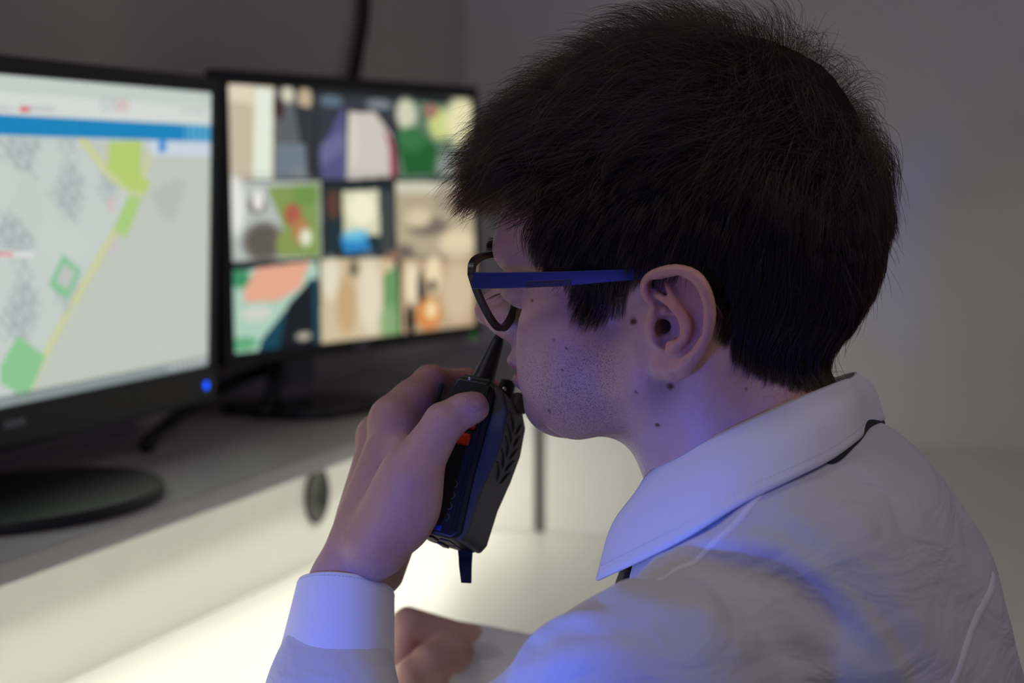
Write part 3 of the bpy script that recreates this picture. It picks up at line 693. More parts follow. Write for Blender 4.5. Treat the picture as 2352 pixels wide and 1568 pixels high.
print('head'); Vh, Fh = sdf_mesh(head, (-190, -112, -235), (136, 112, 142), 1.45, newton=2)
print('hands', len(Vh))
Vl, Fl = sdf_mesh(lhand, np.minimum.reduce([hp[k] for k in hp]+[elbow])-45, np.maximum.reduce([hp[k] for k in hp]+[elbow])+45, 1.3)
cr = [H(905, 1400, 1.40), H(1400, 1650, 1.44), H(905, 1560, 1.55)]
Vr, Fr = sdf_mesh(rhand, np.minimum.reduce(cr)-75, np.maximum.reduce(cr)+75, 2.2)
ok = Fl.size > 0
V_all = np.concatenate([Vh, Vl, Vr]); F_all = np.concatenate([Fh, Fl+len(Vh), Fr+len(Vh)+len(Vl)])
person = mesh_from('person', toW(V_all), F_all, M['skin'])
tag(person, 'person with dark tousled hair and white shirt holding a radio to the mouth', 'person')
# masks on the skin
def smooth01(x, a, b): t = np.clip((x-a)/(b-a), 0, 1); return t*t*(3-2*t)
def set_attr(o, name, v):
    a = o.data.attributes.new(name, 'FLOAT', 'POINT'); a.data.foreach_set('value', v.astype(np.float32))
V = V_all; nh = len(Vh); isH = np.arange(len(V)) < nh
x, y, z = V.T; ay = np.abs(y)
beard = smooth01(-z, -2, 22)*smooth01(x, 8, 30)*smooth01(z, -112, -88)*isH
beard *= 1-.65*np.exp(-((x-72)**2+(z+10)**2)/380)
beard = np.where((ay < 20) & (z > -20), beard*.3, beard)*(1-smooth01(x, 99, 103)*(z > -46))
mole = np.zeros(len(V))
for px, py, L, r in ((1455, 738, 70, 2.1), (1539, 887, 68, 2.0), (1462, 901, 66, .9), (1510, 976, 60, 1.2), (1303, 799, 52, .9), (1270, 783, 48, .8), (1686, 786, 70, 1.0), (1684, 800, 70, 1.1), (1262, 944, 38, 1.0), (1182, 517, 55, .8), (1715, 893, 62, .7), (1290, 850, 52, .7), (1222, 690, 52, .8)):
    a = toL(CAM); b = ray(px, py) @ M3.T*1000; b /= np.linalg.norm(b)
    rel = V-a; t = rel @ b; dist = dotc(rel-t[:, None]*b); mole = np.maximum(mole, smooth01(-dist, -r*1.25, -r*.6)*isH*(y > 20)*(t < 1.16e3))
red = np.zeros(len(V))
red += .55*np.exp(-(dotc(V-ear_c)/26)**2)*(y > 76)
red += .35*np.exp(-(dotc(V-np.array([114, 0, -4]))/16)**2)
lip = ((((x-101)/9)**2+(y/24)**2+((z+33)/11)**2) < 1)*.6; red += lip
for k in ('i1', 'i2', 'i3', 'm1', 'm2', 'm3', 'r2', 'r3'): red += .6*np.exp(-(dotc(V-hp[k])/15)**2)
red += .35*np.exp(-(dotc(V-NAIL)/7)**2)*(~isH)
set_attr(person, 'beard', beard); set_attr(person, 'mole', mole); set_attr(person, 'redness', np.clip(red, 0, .9))

# ------------------------------------------------------------------ hair
def HPa(pts, L): return np.array([HP(px, py, L)[[0, 2]] for px, py in pts])
hair_poly = np.vstack([HPa([(1228, 470), (1236, 540), (1258, 595), (1306, 622), (1322, 670), (1345, 700), (1375, 706), (1408, 690), (1440, 672), (1452, 640), (1490, 612), (1560, 600), (1622, 622), (1650, 680), (1672, 740), (1690, 800), (1722, 845), (1762, 872)], 68),
                       HPa([(1830, 893), (1960, 862)], 30), np.array([(-200, -40), (-200, 260), (200, 260), (200, 68), (90, 66)])])
def poly_sd(x, z, pts):
    d = np.full(len(x), 1e9, np.float32)
    for i in range(len(pts)): d = np.minimum(d, seg_d(x, z, pts[i-1], pts[i]))
    return np.where(sd_poly(x, z, pts), -d, d)
PHI = np.radians([-60, 0, 12, 25, 45, 70, 90, 110, 128, 145, 165, 180, 195, 215, 240, 300])
DT = np.array([3, 24, 36, 54, 60, 59, 60, 61, 56, 34, 12, 9, 8, 7, 5, 3])
def thick(p):
    phi = np.arctan2(p[:, 2]-50, p[:, 0]+5); phi = np.where(phi < -math.pi/3, phi+2*math.pi, phi)
    D = np.interp(phi, PHI, DT)
    side = smooth01(np.abs(p[:, 1]), 30, 74); up = smooth01(p[:, 2], 25, 110)
    return D*(1-side)+side*(6+20*up+np.clip(p[:, 0]-40, 0, 40)*.0)
root_i = np.arange(len(Fh)); fc = Vh[Fh].mean(1); fn_ = np.cross(Vh[Fh[:, 2]]-Vh[Fh[:, 0]], Vh[Fh[:, 3]]-Vh[Fh[:, 1]]); fa = dotc(fn_)
pd = poly_sd(fc[:, 0], fc[:, 2], hair_poly); ok = (pd < 0) & (skull(fc) > -1.5) & (skull(fc) < 1.0) & (fc[:, 2] > -80)
ear_in = (dotc(fc-ear_c) < 24) & (np.abs(fc[:, 1]) > 76); ok &= ~ear_in
NS = 52000; NCL = 2600
wgt = fa[ok]*np.where((fc[ok][:, 0] > 55), 1.5, 1.); ids = rng.choice(np.where(ok)[0], NS, p=wgt/wgt.sum())
K = 13
def grow(R, seed, wild):
    r = np.random.default_rng(seed); n = len(R); P0 = R.astype(np.float32); g = grad(skull, P0, 1.)
    q = r.uniform(.25, 1.0, n)**.8; jit = r.normal(0, 1, (n, 3)).astype(np.float32)
    phi = np.arctan2(P0[:, 2]-50, P0[:, 0]+5); topn = smooth01(P0[:, 2], 60, 105)*(1-smooth01(np.abs(P0[:, 1]), 50, 74)); frn = smooth01(P0[:, 0], 40, 75)*smooth01(P0[:, 2], 50, 70)
    Ln = 26+40*topn+8*frn*(1-topn); Ln = np.where(P0[:, 2] < 20, 13+.5*np.clip(P0[:, 2]+30, -26, 40), Ln)
    edge = smooth01(-poly_sd(P0[:, 0], P0[:, 2], hair_poly), -1, 12); Ln = np.where(frn > .3, Ln, Ln*(.45+.55*edge)); Ln = np.maximum(Ln, 4)
    Ln *= r.uniform(.75, 1.15, n)
    pts = [P0-g*1.0]; cur = P0.copy(); st = (Ln/(K-1)).astype(np.float32)
    wh = np.array([-68, 12, 118.], np.float32)
    for k in range(1, K):
        s = k/(K-1); gg = grad(skull, cur, 1.); d = skull(cur)
        t = cur-wh; t[:, 2] *= .6; t = t/(dotc(t)[:, None]+1); t[:, 0] += (.8*topn*(cur[:, 0] > -40))
        down = (1.5*smooth01(-cur[:, 2], -95, -30))[:, None]+.3*s; t = t+np.array([0, 0, -1.])*down+jit*(.16+.32*wild*(topn[:, None]+frn[:, None]))
        t = t-gg*np.einsum('ij,ij->i', t, gg)[:, None]; t /= dotc(t)[:, None]+1e-6
        Dn = thick(cur)*q*(.35+.65*np.maximum(edge, frn))*np.minimum(1, s*2.2); lift = np.clip((Dn-d)/10, -.8, 2.2)*np.where(s < .75, 1, .45)
        v = t+gg*lift[:, None]; v /= dotc(v)[:, None]
        fw = (frn*.75)[:, None]; fv_ = np.stack([np.ones(n), P0[:, 1]*.006, .75-1.75*s+0*q], 1)+jit*.35; fv_ /= dotc(fv_)[:, None]; v = v*(1-fw)+fv_*fw; v /= dotc(v)[:, None]
        if k > 1: v = v*.55+pv*.45; v /= dotc(v)[:, None]
        pv = v; cur = (cur+v*st[:, None]).astype(np.float32); pts.append(cur.copy())
    return np.stack(pts, 1)
R0 = fc[ids]+rng.normal(0, .5, (NS, 3)); CR = fc[rng.choice(np.where(ok)[0], NCL, p=(fa[ok]/fa[ok].sum()))]
hairs = grow(R0, 3, .7); cl = grow(CR, 5, 1.5)
nn = np.empty(NS, np.int32)
for a in range(0, NS, 4000):
    nn[a:a+4000] = ((R0[a:a+4000, None, :]-CR[None])**2).sum(-1).argmin(1)
s_ = np.linspace(0, 1, K)[None, :, None]; off = (R0-CR[nn])[:, None, :]
hairs = hairs*(1-.62*s_**1.3)+(cl[nn]+off*(1-.75*s_))*(.62*s_**1.3)
# keep strands out of the skin
flat = hairs.reshape(-1, 3).astype(np.float32); d = skull(flat); g = grad(skull, flat, 1.); flat = flat+g*np.clip(.6-d, 0, 6)[:, None]*(np.tile(np.arange(K) > 0, NS))[:, None]
# stray hairs
hairs = flat.reshape(NS, K, 3)
tf = smooth01(R0[:, 2], 62, 100)*(1-.7*smooth01(np.abs(R0[:, 1]), 45, 72)); ph = rng.uniform(0, 6.28, (NCL, 3)); fr_ = rng.uniform(3, 6.5, (NCL, 1)); am_ = rng.uniform(1.0, 4.2, (NCL, 1))
for k_ in range(3): hairs[:, :, k_] += tf[:, None]*(am_[nn]*np.sin(ph[nn][:, k_:k_+1]+rng.normal(0, .25, (NS, 1))+fr_[nn]*s_[..., 0]))*s_[..., 0]
fly = rng.random(NS) < .018
hairs[fly] += (grad(skull, hairs[fly][:, 0].astype(np.float32), 1.)[:, None, :]*6+rng.normal(0, 3.5, (fly.sum(), 1, 3)))*s_**1.5
hc = bpy.data.hair_curves.new('hair_strands'); hc.add_curves([K]*NS)
hc.attributes['position'].data.foreach_set('vector', toW(hairs.reshape(-1, 3)).astype(np.float32).ravel())
ra = hc.attributes.get('radius') or hc.attributes.new('radius', 'FLOAT', 'POINT')
rr = (.000075*np.array([1]*(K-4)+[.9, .75, .5, .2]))[None]*rng.uniform(.8, 1.2, (NS, 1)); ra.data.foreach_set('value', rr.astype(np.float32).ravel())
def cap(p):
    sdp = poly_sd(p[:, 0], p[:, 2], hair_poly); D = thick(p)
    frt = smooth01(p[:, 0], 40, 90)
    return skull(p)-np.where(sdp < 0, np.minimum(-sdp*.28, D*(.40-.12*frt)), -3.)+.6*np.sin(p[:, 0]*.5)*np.sin(p[:, 1]*.6)
Vc, Fc = sdf_mesh(cap, (-150, -112, -80), (150, 112, 200), 3.0, newton=1, slack=1.7)
keep = (cap(Vc[Fc].mean(1).astype(np.float32)) < 3) & (poly_sd(Vc[Fc].mean(1)[:, 0], Vc[Fc].mean(1)[:, 2], hair_poly) < 3) & (skull(Vc[Fc].mean(1).astype(np.float32)) > -2)
hair = mesh_from('hair', toW(Vc), Fc[keep], M['hair_base'], person)
ho = bpy.data.objects.new('hair_strands', hc); C.objects.link(ho); hc.materials.append(M['hair']); ho.parent = hair
# thumb nail
nd = nrm(hp['t3']-hp['t2']); nn0 = M3 @ np.array([.32, -.78, .54]); nn0 = nrm(nn0-nd*(nn0 @ nd)); ns0 = np.cross(nn0, nd); G = np.linspace(-1, 1, 15)
nv = []
for a in G:
    for b in G:
        sc = 1/max(1e-6, (abs(a)**3.2+abs(b)**3.2)**(1/3.2))*max(abs(a), abs(b)) if (a or b) else 1
        u_, v_ = a*sc, b*sc; q_ = hp['t3']+nd*(u_*6.2+.8)+ns0*v_*5.4*(1-.10*u_)+nn0*22; t_ = 0
        for _ in range(30): t_ += float(lhand((q_-nn0*t_)[None].astype(np.float32))[0])*.8
        nv.append(q_-nn0*(t_-.25-.25*u_))
gi = np.arange(225).reshape(15, 15); nf = np.stack([gi[:-1, :-1], gi[:-1, 1:], gi[1:, 1:], gi[1:, :-1]], -1).reshape(-1, 4)
M['nail'] = mat('finger_nail', (.50, .27, .25), .25, vary=(200, .05), sss=.1)
no = mesh_from('thumb_nail', toW(np.array(nv)), nf, M['nail'], person); sm_ = no.modifiers.new('s', 'SOLIDIFY'); sm_.thickness = .0006; sm_.offset = 0
# eyebrow and lashes
def brows():
    out = []
    r = np.random.default_rng(2)
    for sgn in (1, -1):
        for i in range(260):
            t = r.uniform(); L = 19+38*t; F = 112; u = 37.5+3*math.sin(t*2.2)+r.normal(0, 1.9)
            a = np.array([[F, sgn*L, u]], np.float32)
            for _ in range(10): a = a-grad(skull, a, .5)*skull(a)[:, None]
            g = grad(skull, a, .5)[0]; a = a[0]; v = np.array([-.15, sgn*.8, .30+r.normal(0, .25)])+g*.55; v /= np.linalg.norm(v)
            out.append([a+v*k*1.5+np.array([0, 0, -.14*k*k]) for k in range(5)])
        for i in range(90):
            t = r.uniform(); L = 20+28*t; F0 = eye_[0]+16.2-((L-34)/14)**2*3.2
            a = np.array([F0, sgn*L, eye_[2]+r.choice([1.5, -4])*.9]); v = np.array([1, sgn*(L-34)/40, .25 if a[2] > 17 else -.2]); v /= np.linalg.norm(v)
            out.append([a+v*k*2.1+np.array([0, 0, (.22 if a[2] > 17 else -.15)*k*k]) for k in range(5)])
    return np.array(out)
bw = brows(); bc = bpy.data.hair_curves.new('eyebrows_and_lashes'); bc.add_curves([5]*len(bw))
bc.attributes['position'].data.foreach_set('vector', toW(bw.reshape(-1, 3)).astype(np.float32).ravel())
ra = bc.attributes.get('radius') or bc.attributes.new('radius', 'FLOAT', 'POINT'); ra.data.foreach_set('value', np.tile(np.array([8e-5, 8e-5, 7e-5, 5e-5, 2e-5], np.float32), len(bw)))
bo = bpy.data.objects.new('eyebrows', bc); C.objects.link(bo); bc.materials.append(M['hair']); bo.parent = person
for sg in (1, -1):
    bm = bmesh.new(); bmesh.ops.create_uvsphere(bm, u_segments=32, v_segments=20, radius=.0125)
    o = bm_obj('eyeball', bm, M['eye'], None, smooth=True); o.location = toW(eye_*[1, sg, 1]+[2.6, 0, 0]); o.parent = person

# ------------------------------------------------------------------ shirt
sh = np.array([-28., 189, -180]); elb = elbow
def shirt0(p):
    m = p.copy(); m[:, 1] = np.abs(m[:, 1])
    d = ell(p, (-69, 0, -172), (95, 168, 122))
    d = smin(d, ell(p, (-96, 0, -380), (116, 168, 260)), 60)
    d = smin(d, cone(m, (-58, 30, -132), (-34, 150, -186), 54, 46), 22)
    d = smin(d, sph(p, sh, 63), 24)
    d = smin(d, cone(p, sh, elb, 56, 46), 22)
    d = smin(d, cone(p, elb, (hp['w1']*.62+elb*.38), 48, 38), 16)
    d = smin(d, cone(p, (hp['w1']*.62+elb*.38), (hp['w1']*.80+elb*.20), 38, 31), 10)
    rs = np.array([-30., -186, -190]); re = toL([.22, 1.50, ZD+.06]); rwp = toL(P(1130, 1524, 1.462))
    d = smin(d, sph(p, rs, 62), 28); d = smin(d, cone(p, rs, re, 58, 46), 16); d = smin(d, cone(p, re, rwp, 45, 36), 12)
    return d
def march(px, py, f=shirt0):
    a = toL(CAM).astype(np.float32); b = ray(px, py) @ M3.T*1000; b /= np.linalg.norm(b); t = 500.
    for _ in range(80):
        d = float(f((a+b*t)[None].astype(np.float32))[0]); t += d*.8
        if d < .3: return a+b*t
        if t > 2500: return None
    return a+b*t
FOLDS = [  # pixels along the crest, height mm, width mm
    ([(1520, 1300), (1580, 1262), (1680, 1245), (1760, 1252), (1830, 1290), (1930, 1370), (2010, 1460), (2070, 1568)], 4.5, 6),
    ([(1640, 1300), (1760, 1325), (1880, 1390), (1960, 1450)], -6, 9),
    ([(1560, 1300), (1620, 1400), (1640, 1440)], 4, 8),
    ([(1765, 1110), (1720, 1170), (1650, 1235), (1600, 1262)], 5, 5),
    ([(1800, 1120), (1840, 1200), (1960, 1290), (2080, 1400), (2160, 1520)], 4, 13),
    ([(1880, 1150), (2000, 1240), (2120, 1360)], 3, 10),
    ([(1180, 1568), (1220, 1480), (1320, 1420), (1400, 1430)], 5, 6),
    ([(1160, 1568), (1260, 1520), (1400, 1500), (1500, 1520)], 4, 9),
    ([(1950, 1060), (2050, 1130), (2150, 1250)], 2.5, 10),
    ([(1420, 1360), (1500, 1310), (1560, 1300)], 4, 7),
    ([(1450, 1390), (1560, 1400), (1700, 1470), (1800, 1568)], 3, 14)]
fold3 = []
for pts, hgt, wd in FOLDS:
    q = [march(*p_) for p_ in pts]; q = [a for a in q if a is not None]
    if len(q) > 1: fold3.append((catmull(q, 4), hgt, wd))
def polyd(p, C_):
    best = np.full(len(p), 1e9, np.float32); tt = np.zeros(len(p), np.float32); n = len(C_)-1
    for i in range(n):
        a = C_[i].astype(np.float32); dd = (C_[i+1]-C_[i]).astype(np.float32); q = p-a; t = np.clip((q @ dd)/(dd @ dd), 0, 1); d = dotc(q-t[:, None]*dd)
        m = d < best; best[m] = d[m]; tt[m] = (i+t[m])/n
    return best, tt
def shirt(p):
    d = shirt0(p)
    add = np.zeros(len(p), np.float32); nr = np.abs(d) < 30
    if nr.any():
        q = p[nr]; s = np.zeros(len(q), np.float32)
        for C_, hgt, wd in fold3:
            m = (q > C_.min(0)-3*wd).all(1) & (q < C_.max(0)+3*wd).all(1)
            if not m.any(): continue
            dd, tt = polyd(q[m], C_); s[m] += hgt*np.exp(-(dd/wd)**2)*np.sin(math.pi*np.clip(tt*.9+.05, 0, 1))**.6
        wv = 1.0*np.sin(q[:, 0]*.045+q[:, 2]*.06+2*np.sin(q[:, 1]*.03))+.7*np.sin(q[:, 1]*.09-q[:, 2]*.05+1.5*np.sin(q[:, 0]*.05))
        # creases round the sleeves
        axd = elb-sh; axd /= np.linalg.norm(axd); ta = (q-sh) @ axd.astype(np.float32)
        add[nr] = s+wv*.8
    return d-add
lo = np.array([-225, -260, -640]); hi = np.array([230, 300, -40])
Vs, Fs = sdf_mesh(shirt, lo, hi, 4.0, newton=2, slack=1.6)
sc_ = Vs[Fs].mean(1)
# neck opening and ends of the sleeves are open
nk = (skull(sc_.astype(np.float32)) < 1) & (sc_[:, 2] > -150)
ne = cone(sc_.astype(np.float32), (-15, 0, -34), (-62, 0, -140), 62, 63) < -1
shirt_o = mesh_from('shirt', toW(Vs), Fs[~ne], M['shirt'], person)
def snap(p, off):
    p = np.asarray(p, np.float32).reshape(1, 3)
    for _ in range(6): p = p-grad(shirt, p, .8)*(shirt(p)-off)[:, None]*.8
    return p[0]
def pushout(p, off, f=None):
    f = f or shirt
    p = np.asarray(p, np.float32).reshape(-1, 3).copy()
    for _ in range(4):
        d = f(p); m = d < off
        if m.any(): p[m] = p[m]+grad(f, p[m], .8)*(off-d[m])[:, None]
    return p
def cloth_strip(name, rows, m, th, parent=None, n=6, cols=8):
    """rows: list of curves with the same number of points (top to bottom), resampled and thickened"""
    A = np.array([catmull(r, cols) for r in rows]); B = np.array([catmull(A[:, j], n) for j in range(A.shape[1])]).transpose(1, 0, 2)
    h_, w_ = B.shape[:2]; i = np.arange(h_*w_).reshape(h_, w_)
    F = np.stack([i[:-1, :-1], i[:-1, 1:], i[1:, 1:], i[1:, :-1]], -1).reshape(-1, 4)
    o = mesh_from(name, toW(B.reshape(-1, 3)), F, m, parent)
    s = o.modifiers.new('s', 'SOLIDIFY'); s.thickness = th; s.offset = 0
    return o, B
# collar leaf: pixel of the near side with its distance L from the middle
top_n = [(1462, 1130, 20), (1500, 1078, 40), (1590, 1028, 56), (1700, 975, 64), (1800, 930, 60), (1880, 896, 44), (1935, 874, 22), (1955, 868, 0)]
mid_n = [(1430, 1215, 24), (1490, 1190, 52), (1590, 1130, 70), (1705, 1068, 77), (1810, 1010, 70), (1895, 968, 51), (1958, 930, 26), (1976, 918, 0)]
bot_n = [(1370, 1333, 30), (1480, 1283, 60), (1580, 1232, 78), (1705, 1156, 86), (1820, 1100, 77), (1905, 1058, 56), (1968, 1012, 28), (1993, 985, 0)]
def ringpts(lst):
    q = [HP(a, b, L) for a, b, L in lst]; far = [c_*np.array([1, -1, 1]) for c_ in q[::-1][1:]]
    return np.array(q+far)
def onshirt(lst, ring, off):
    out = ring.copy(); n = len(lst)
    for i, (a, b, L) in enumerate(lst[:-1]):
        q = march(a, b, lambda p: shirt(p)-off)
        if q is not None and i > 0 and abs(q[1]-L) < 50: out[i] = q; out[2*n-2-i] = q*np.array([1, -1, 1])
    return out
bot_n[:4] = [(1370, 1333, 76), (1480, 1283, 98), (1580, 1232, 108), (1705, 1156, 104)]
tr_, mr_, br_ = ringpts(top_n), ringpts(mid_n), ringpts(bot_n)
br_ = onshirt(bot_n, br_, 2.6)
mr_ = (tr_+br_)/2; mr_ = mr_+(mr_-np.array([-50, 0, 0]))*[1, 1, 0]*.03+np.array([0, 0, 5.]); mr_ = pushout(mr_, 2.5)
col_o, CB = cloth_strip('collar', [tr_, mr_, br_], M['collar'], .0016, shirt_o, n=8, cols=10)
inner = [tr_+0, tr_*[1, .96, 1]+[0, 0, -14], tr_*[1, .96, 1]+[-4, 0, -40]]
cloth_strip('collar_band', inner, M['collar'], .0012, shirt_o)
# stitching along the collar edge
Bw = CB
row = Bw[int(Bw.shape[0]*.84)]
bm = bmesh.new(); acc = 0
half = row[:len(row)//2]
dens = catmull(half, 6); L_ = np.r_[0, np.cumsum(dotc(np.diff(dens, axis=0)))]
tt = np.arange(3, L_[-1], 2.6); pts = np.stack([np.interp(tt, L_, dens[:, k]) for k in range(3)], 1); ncen = np.array([-45, 0, -110])
for k in range(len(pts)-1):
    dr = nrm(pts[k+1]-pts[k]); a = pts[k]; o_ = nrm(np.array([a[0]-ncen[0], a[1], 0]))*1.1
    tube_bm(bm, [toW(a+o_), toW(a+dr*1.5+o_)], .00016, 5)
bm_obj('stitching', bm, M['stitch'], col_o)
# cuff
def ring3(c, ax, u, ru, rv, n=40):
    ax = nrm(ax); u = nrm(u-ax*(u @ ax)); v = np.cross(ax, u); return [c+u*ru*math.cos(a)+v*rv*math.sin(a) for a in np.linspace(0, 2*math.pi, n)]
ca = H(795, 1349, 1.156); cb = H(768, 1560, 1.134); axc = cb-ca
uax = np.array([-.9455, -.3256, 0])*-1.
uax = (np.array([1, 0, 0.]) @ np.linalg.inv(M3))
uax = M3 @ np.array([1., 0, -.10])
t0_ = ring3(ca, axc, uax, 27.3, 38)
t1_ = ring3(ca+axc*.05, axc, uax, 28.2, 39); t2_ = ring3(ca+axc*.5, axc, uax, 31.0, 42); t3_ = ring3(ca+axc*.98, axc, uax, 34.0, 44); t4_ = ring3(ca+axc*1.03, axc, uax, 33.2, 43)
cuff, CU = cloth_strip('cuff', [t0_, t1_, t2_, t3_, t4_], M['collar'], .0016, shirt_o, n=5, cols=3)
sl = [ring3(ca+axc*1.0, axc, uax, 32.4, 42), ring3(ca+axc*1.25, axc, uax, 37, 44), ring3(ca+axc*1.7, axc, uax, 41, 47), ring3(ca+axc*2.6, axc, uax, 44, 50)]
cloth_strip('sleeve', sl, M['shirt'], .0012, shirt_o, n=5, cols=3)
for off_, q0 in ((.03, t1_), (.95, t3_)):
    bm = bmesh.new()
    ru = 27.9 if off_ < .5 else 33.9; rv = 38.8 if off_ < .5 else 43.8
    rg = ring3(ca+axc*off_, axc, uax, ru+1.05, rv+1.05, 86)
    for k in range(85): tube_bm(bm, [toW(rg[k]), toW(rg[k]*.45+rg[k+1]*.55)], .00016, 5)
    bm_obj('stitching', bm, M['stitch'], cuff)
# cuff of the right sleeve
ra_ = H(1040, 1512, 1.466); rb_ = H(1225, 1560, 1.452); ax_ = rb_-ra_
cloth_strip('cuff', [ring3(ra_+ax_*t, ax_, np.array([0, 0, 1.]), r_, r_+5) for t, r_ in ((0, 27), (.3, 29), (1, 31))], M['collar'], .0016, shirt_o, n=5, cols=3)
# seams of the shirt
def seam(pxs, wd, nm='seam'):
    q = [march(a, b, shirt) for a, b in pxs]; q = catmull([a for a in q if a is not None], 8)
    bm = bmesh.new(); prev = None
    for i in range(len(q)):
        t = nrm(q[min(i+1, len(q)-1)]-q[max(i-1, 0)]); g = grad(shirt, q[i][None].astype(np.float32), .8)[0]; sd = np.cross(t, g)
        base = snap(q[i], 0.2)
        sec = [bm.verts.new(toW(snap(base+sd*wd*a, h_))) for a, h_ in ((-.5, -.4), (-.44, .25), (0, .3), (.44, .25), (.5, -.4))]
        if prev:
            for k in range(4): bm.faces.new((prev[k], prev[k+1], sec[k+1], sec[k]))
        prev = sec
    return bm_obj(nm, bm, M['collar'], shirt_o, smooth=True)
seam([(2312, 1235), (2285, 1320), (2255, 1400), (2220, 1490), (2180, 1590)], 6, 'armhole_seam')
seam([(1770, 1105), (1700, 1190), (1625, 1262), (1570, 1300), (1510, 1330)], 4, 'shoulder_seam')
# black tie: band under the collar and blade in front
tb = [HP(a, b, L) for a, b, L in [(1400, 1318, 22), (1480, 1285, 48), (1590, 1222, 70), (1705, 1158, 80), (1820, 1106, 74), (1905, 1062, 54), (1972, 1020, 27), (1993, 998, 0)]]
TBL = [(1400, 1300, 22), (1480, 1250, 48), (1590, 1195, 70), (1705, 1125, 80), (1820, 1085, 74), (1905, 1064, 54), (1975, 1015, 27), (1996, 990, 0)]
dz_ = [9, 9, 9, 7, 3, -1, -3, -3.5]; dz_ = np.array(dz_+dz_[::-1][1:])
tbl = br_.copy(); tbl[:, :2] = np.array([-50, 0])+(tbl[:, :2]-np.array([-50, 0]))*.985; tbl[:, 2] += dz_; tbl = pushout(tbl, .8)
for i in (0, 1, 2, 3, 4): tbl[i] = tr_[i]*[.98, .94, 1]+[0, 0, -14]; tbl[14-i] = tbl[i]*[1, -1, 1]
tbt = tbl+(np.array([-50, 0, 0])-tbl)*[1, 1, 0]*.05+np.array([0, 0, 4.])
bm = bmesh.new()
tie, _ = cloth_strip('necktie', [tbt, (tbt+tbl)/2, tbl], M['tie'], .0016, person)
kn = HP(1420, 1322, 0)
fr = []
for z_k, o_k in ((6, 10), (-8, 12), (-20, 8), (-70, 4), (-190, 4)):
    t_k = 120.
    for _ in range(40): t_k -= float(shirt0(np.array([[t_k, 0, kn[2]+z_k]], np.float32))[0])*.8
    fr.append(np.array([max(t_k, 10 if z_k > -30 else t_k)+o_k, 0, kn[2]+z_k]))
wdt = [17, 16, 11, 17, 30]
cloth_strip('tie_blade', [[c_+np.array([-4, -w_, 0]), c_+np.array([3, 0, 0]), c_+np.array([-4, w_, 0])] for c_, w_ in zip(fr, wdt)], M['tie'], .004, tie)

# ------------------------------------------------------------------ glasses
glasses = empty('eyeglasses', toW([98, 0, 20]), 'dark framed spectacles with blue temples worn on the face', 'glasses')
def gp(L, U, off=0): return np.array([101.5+.15*(U-17)+.055*(L-40)-max(0, -L)*0+off, L, U])
RIM = [(70.5, 25.5), (67, 31), (57, 34), (40, 35), (26, 33), (16.5, 27), (12.5, 16), (16, 6), (25, -1.5), (38, -6), (48, -3.5), (58, 5), (66, 15.5)]
def rim(sg):
    c_ = catmull(RIM+[RIM[0]], 7)[:-1]; cen = np.array([40, 17.]); n = len(c_); bm = bmesh.new(); R = []
    for k in range(n):
        t = c_[(k+1) % n]-c_[k-1]; t /= np.linalg.norm(t); nn_ = np.array([t[1], -t[0]]);
        if nn_ @ (c_[k]-cen) < 0: nn_ = -nn_
        R.append([bm.verts.new(toW(gp(sg*(c_[k][0]+nn_[0]*a), c_[k][1]+nn_[1]*a, b))) for a, b in ((-1.6, -1.4), (-1.6, 1.9), (-1.0, 2.4), (1.2, 2.4), (1.8, 1.9), (1.8, -1.4))])
    for k in range(n):
        for j in range(6): bm.faces.new((R[k][j], R[k][(j+1) % 6], R[(k+1) % n][(j+1) % 6], R[(k+1) % n][j]))
    bm_obj('rim', bm, M['frame_brown'], glasses, smooth=False)
    bm = bmesh.new(); f_ = [bm.verts.new(toW(gp(sg*p_[0], p_[1], .9))) for p_ in c_]; b_ = [bm.verts.new(toW(gp(sg*p_[0], p_[1], -.7))) for p_ in c_]
    bm.faces.new(f_); bm.faces.new(b_[::-1])
    for k in range(n): bm.faces.new((f_[k], f_[(k+1) % n], b_[(k+1) % n], b_[k]))
    bm_obj('lens', bm, M['glass'], glasses)
for sg in (1, -1): rim(sg)
bm = bmesh.new(); tube_bm(bm, catmull([toW(gp(15, 25)), toW(gp(6, 29, 3)), toW(gp(-6, 29, 3)), toW(gp(-15, 25))], 6), .0022, 8)
bm_obj('bridge', bm, M['frame_brown'], glasses, smooth=True)
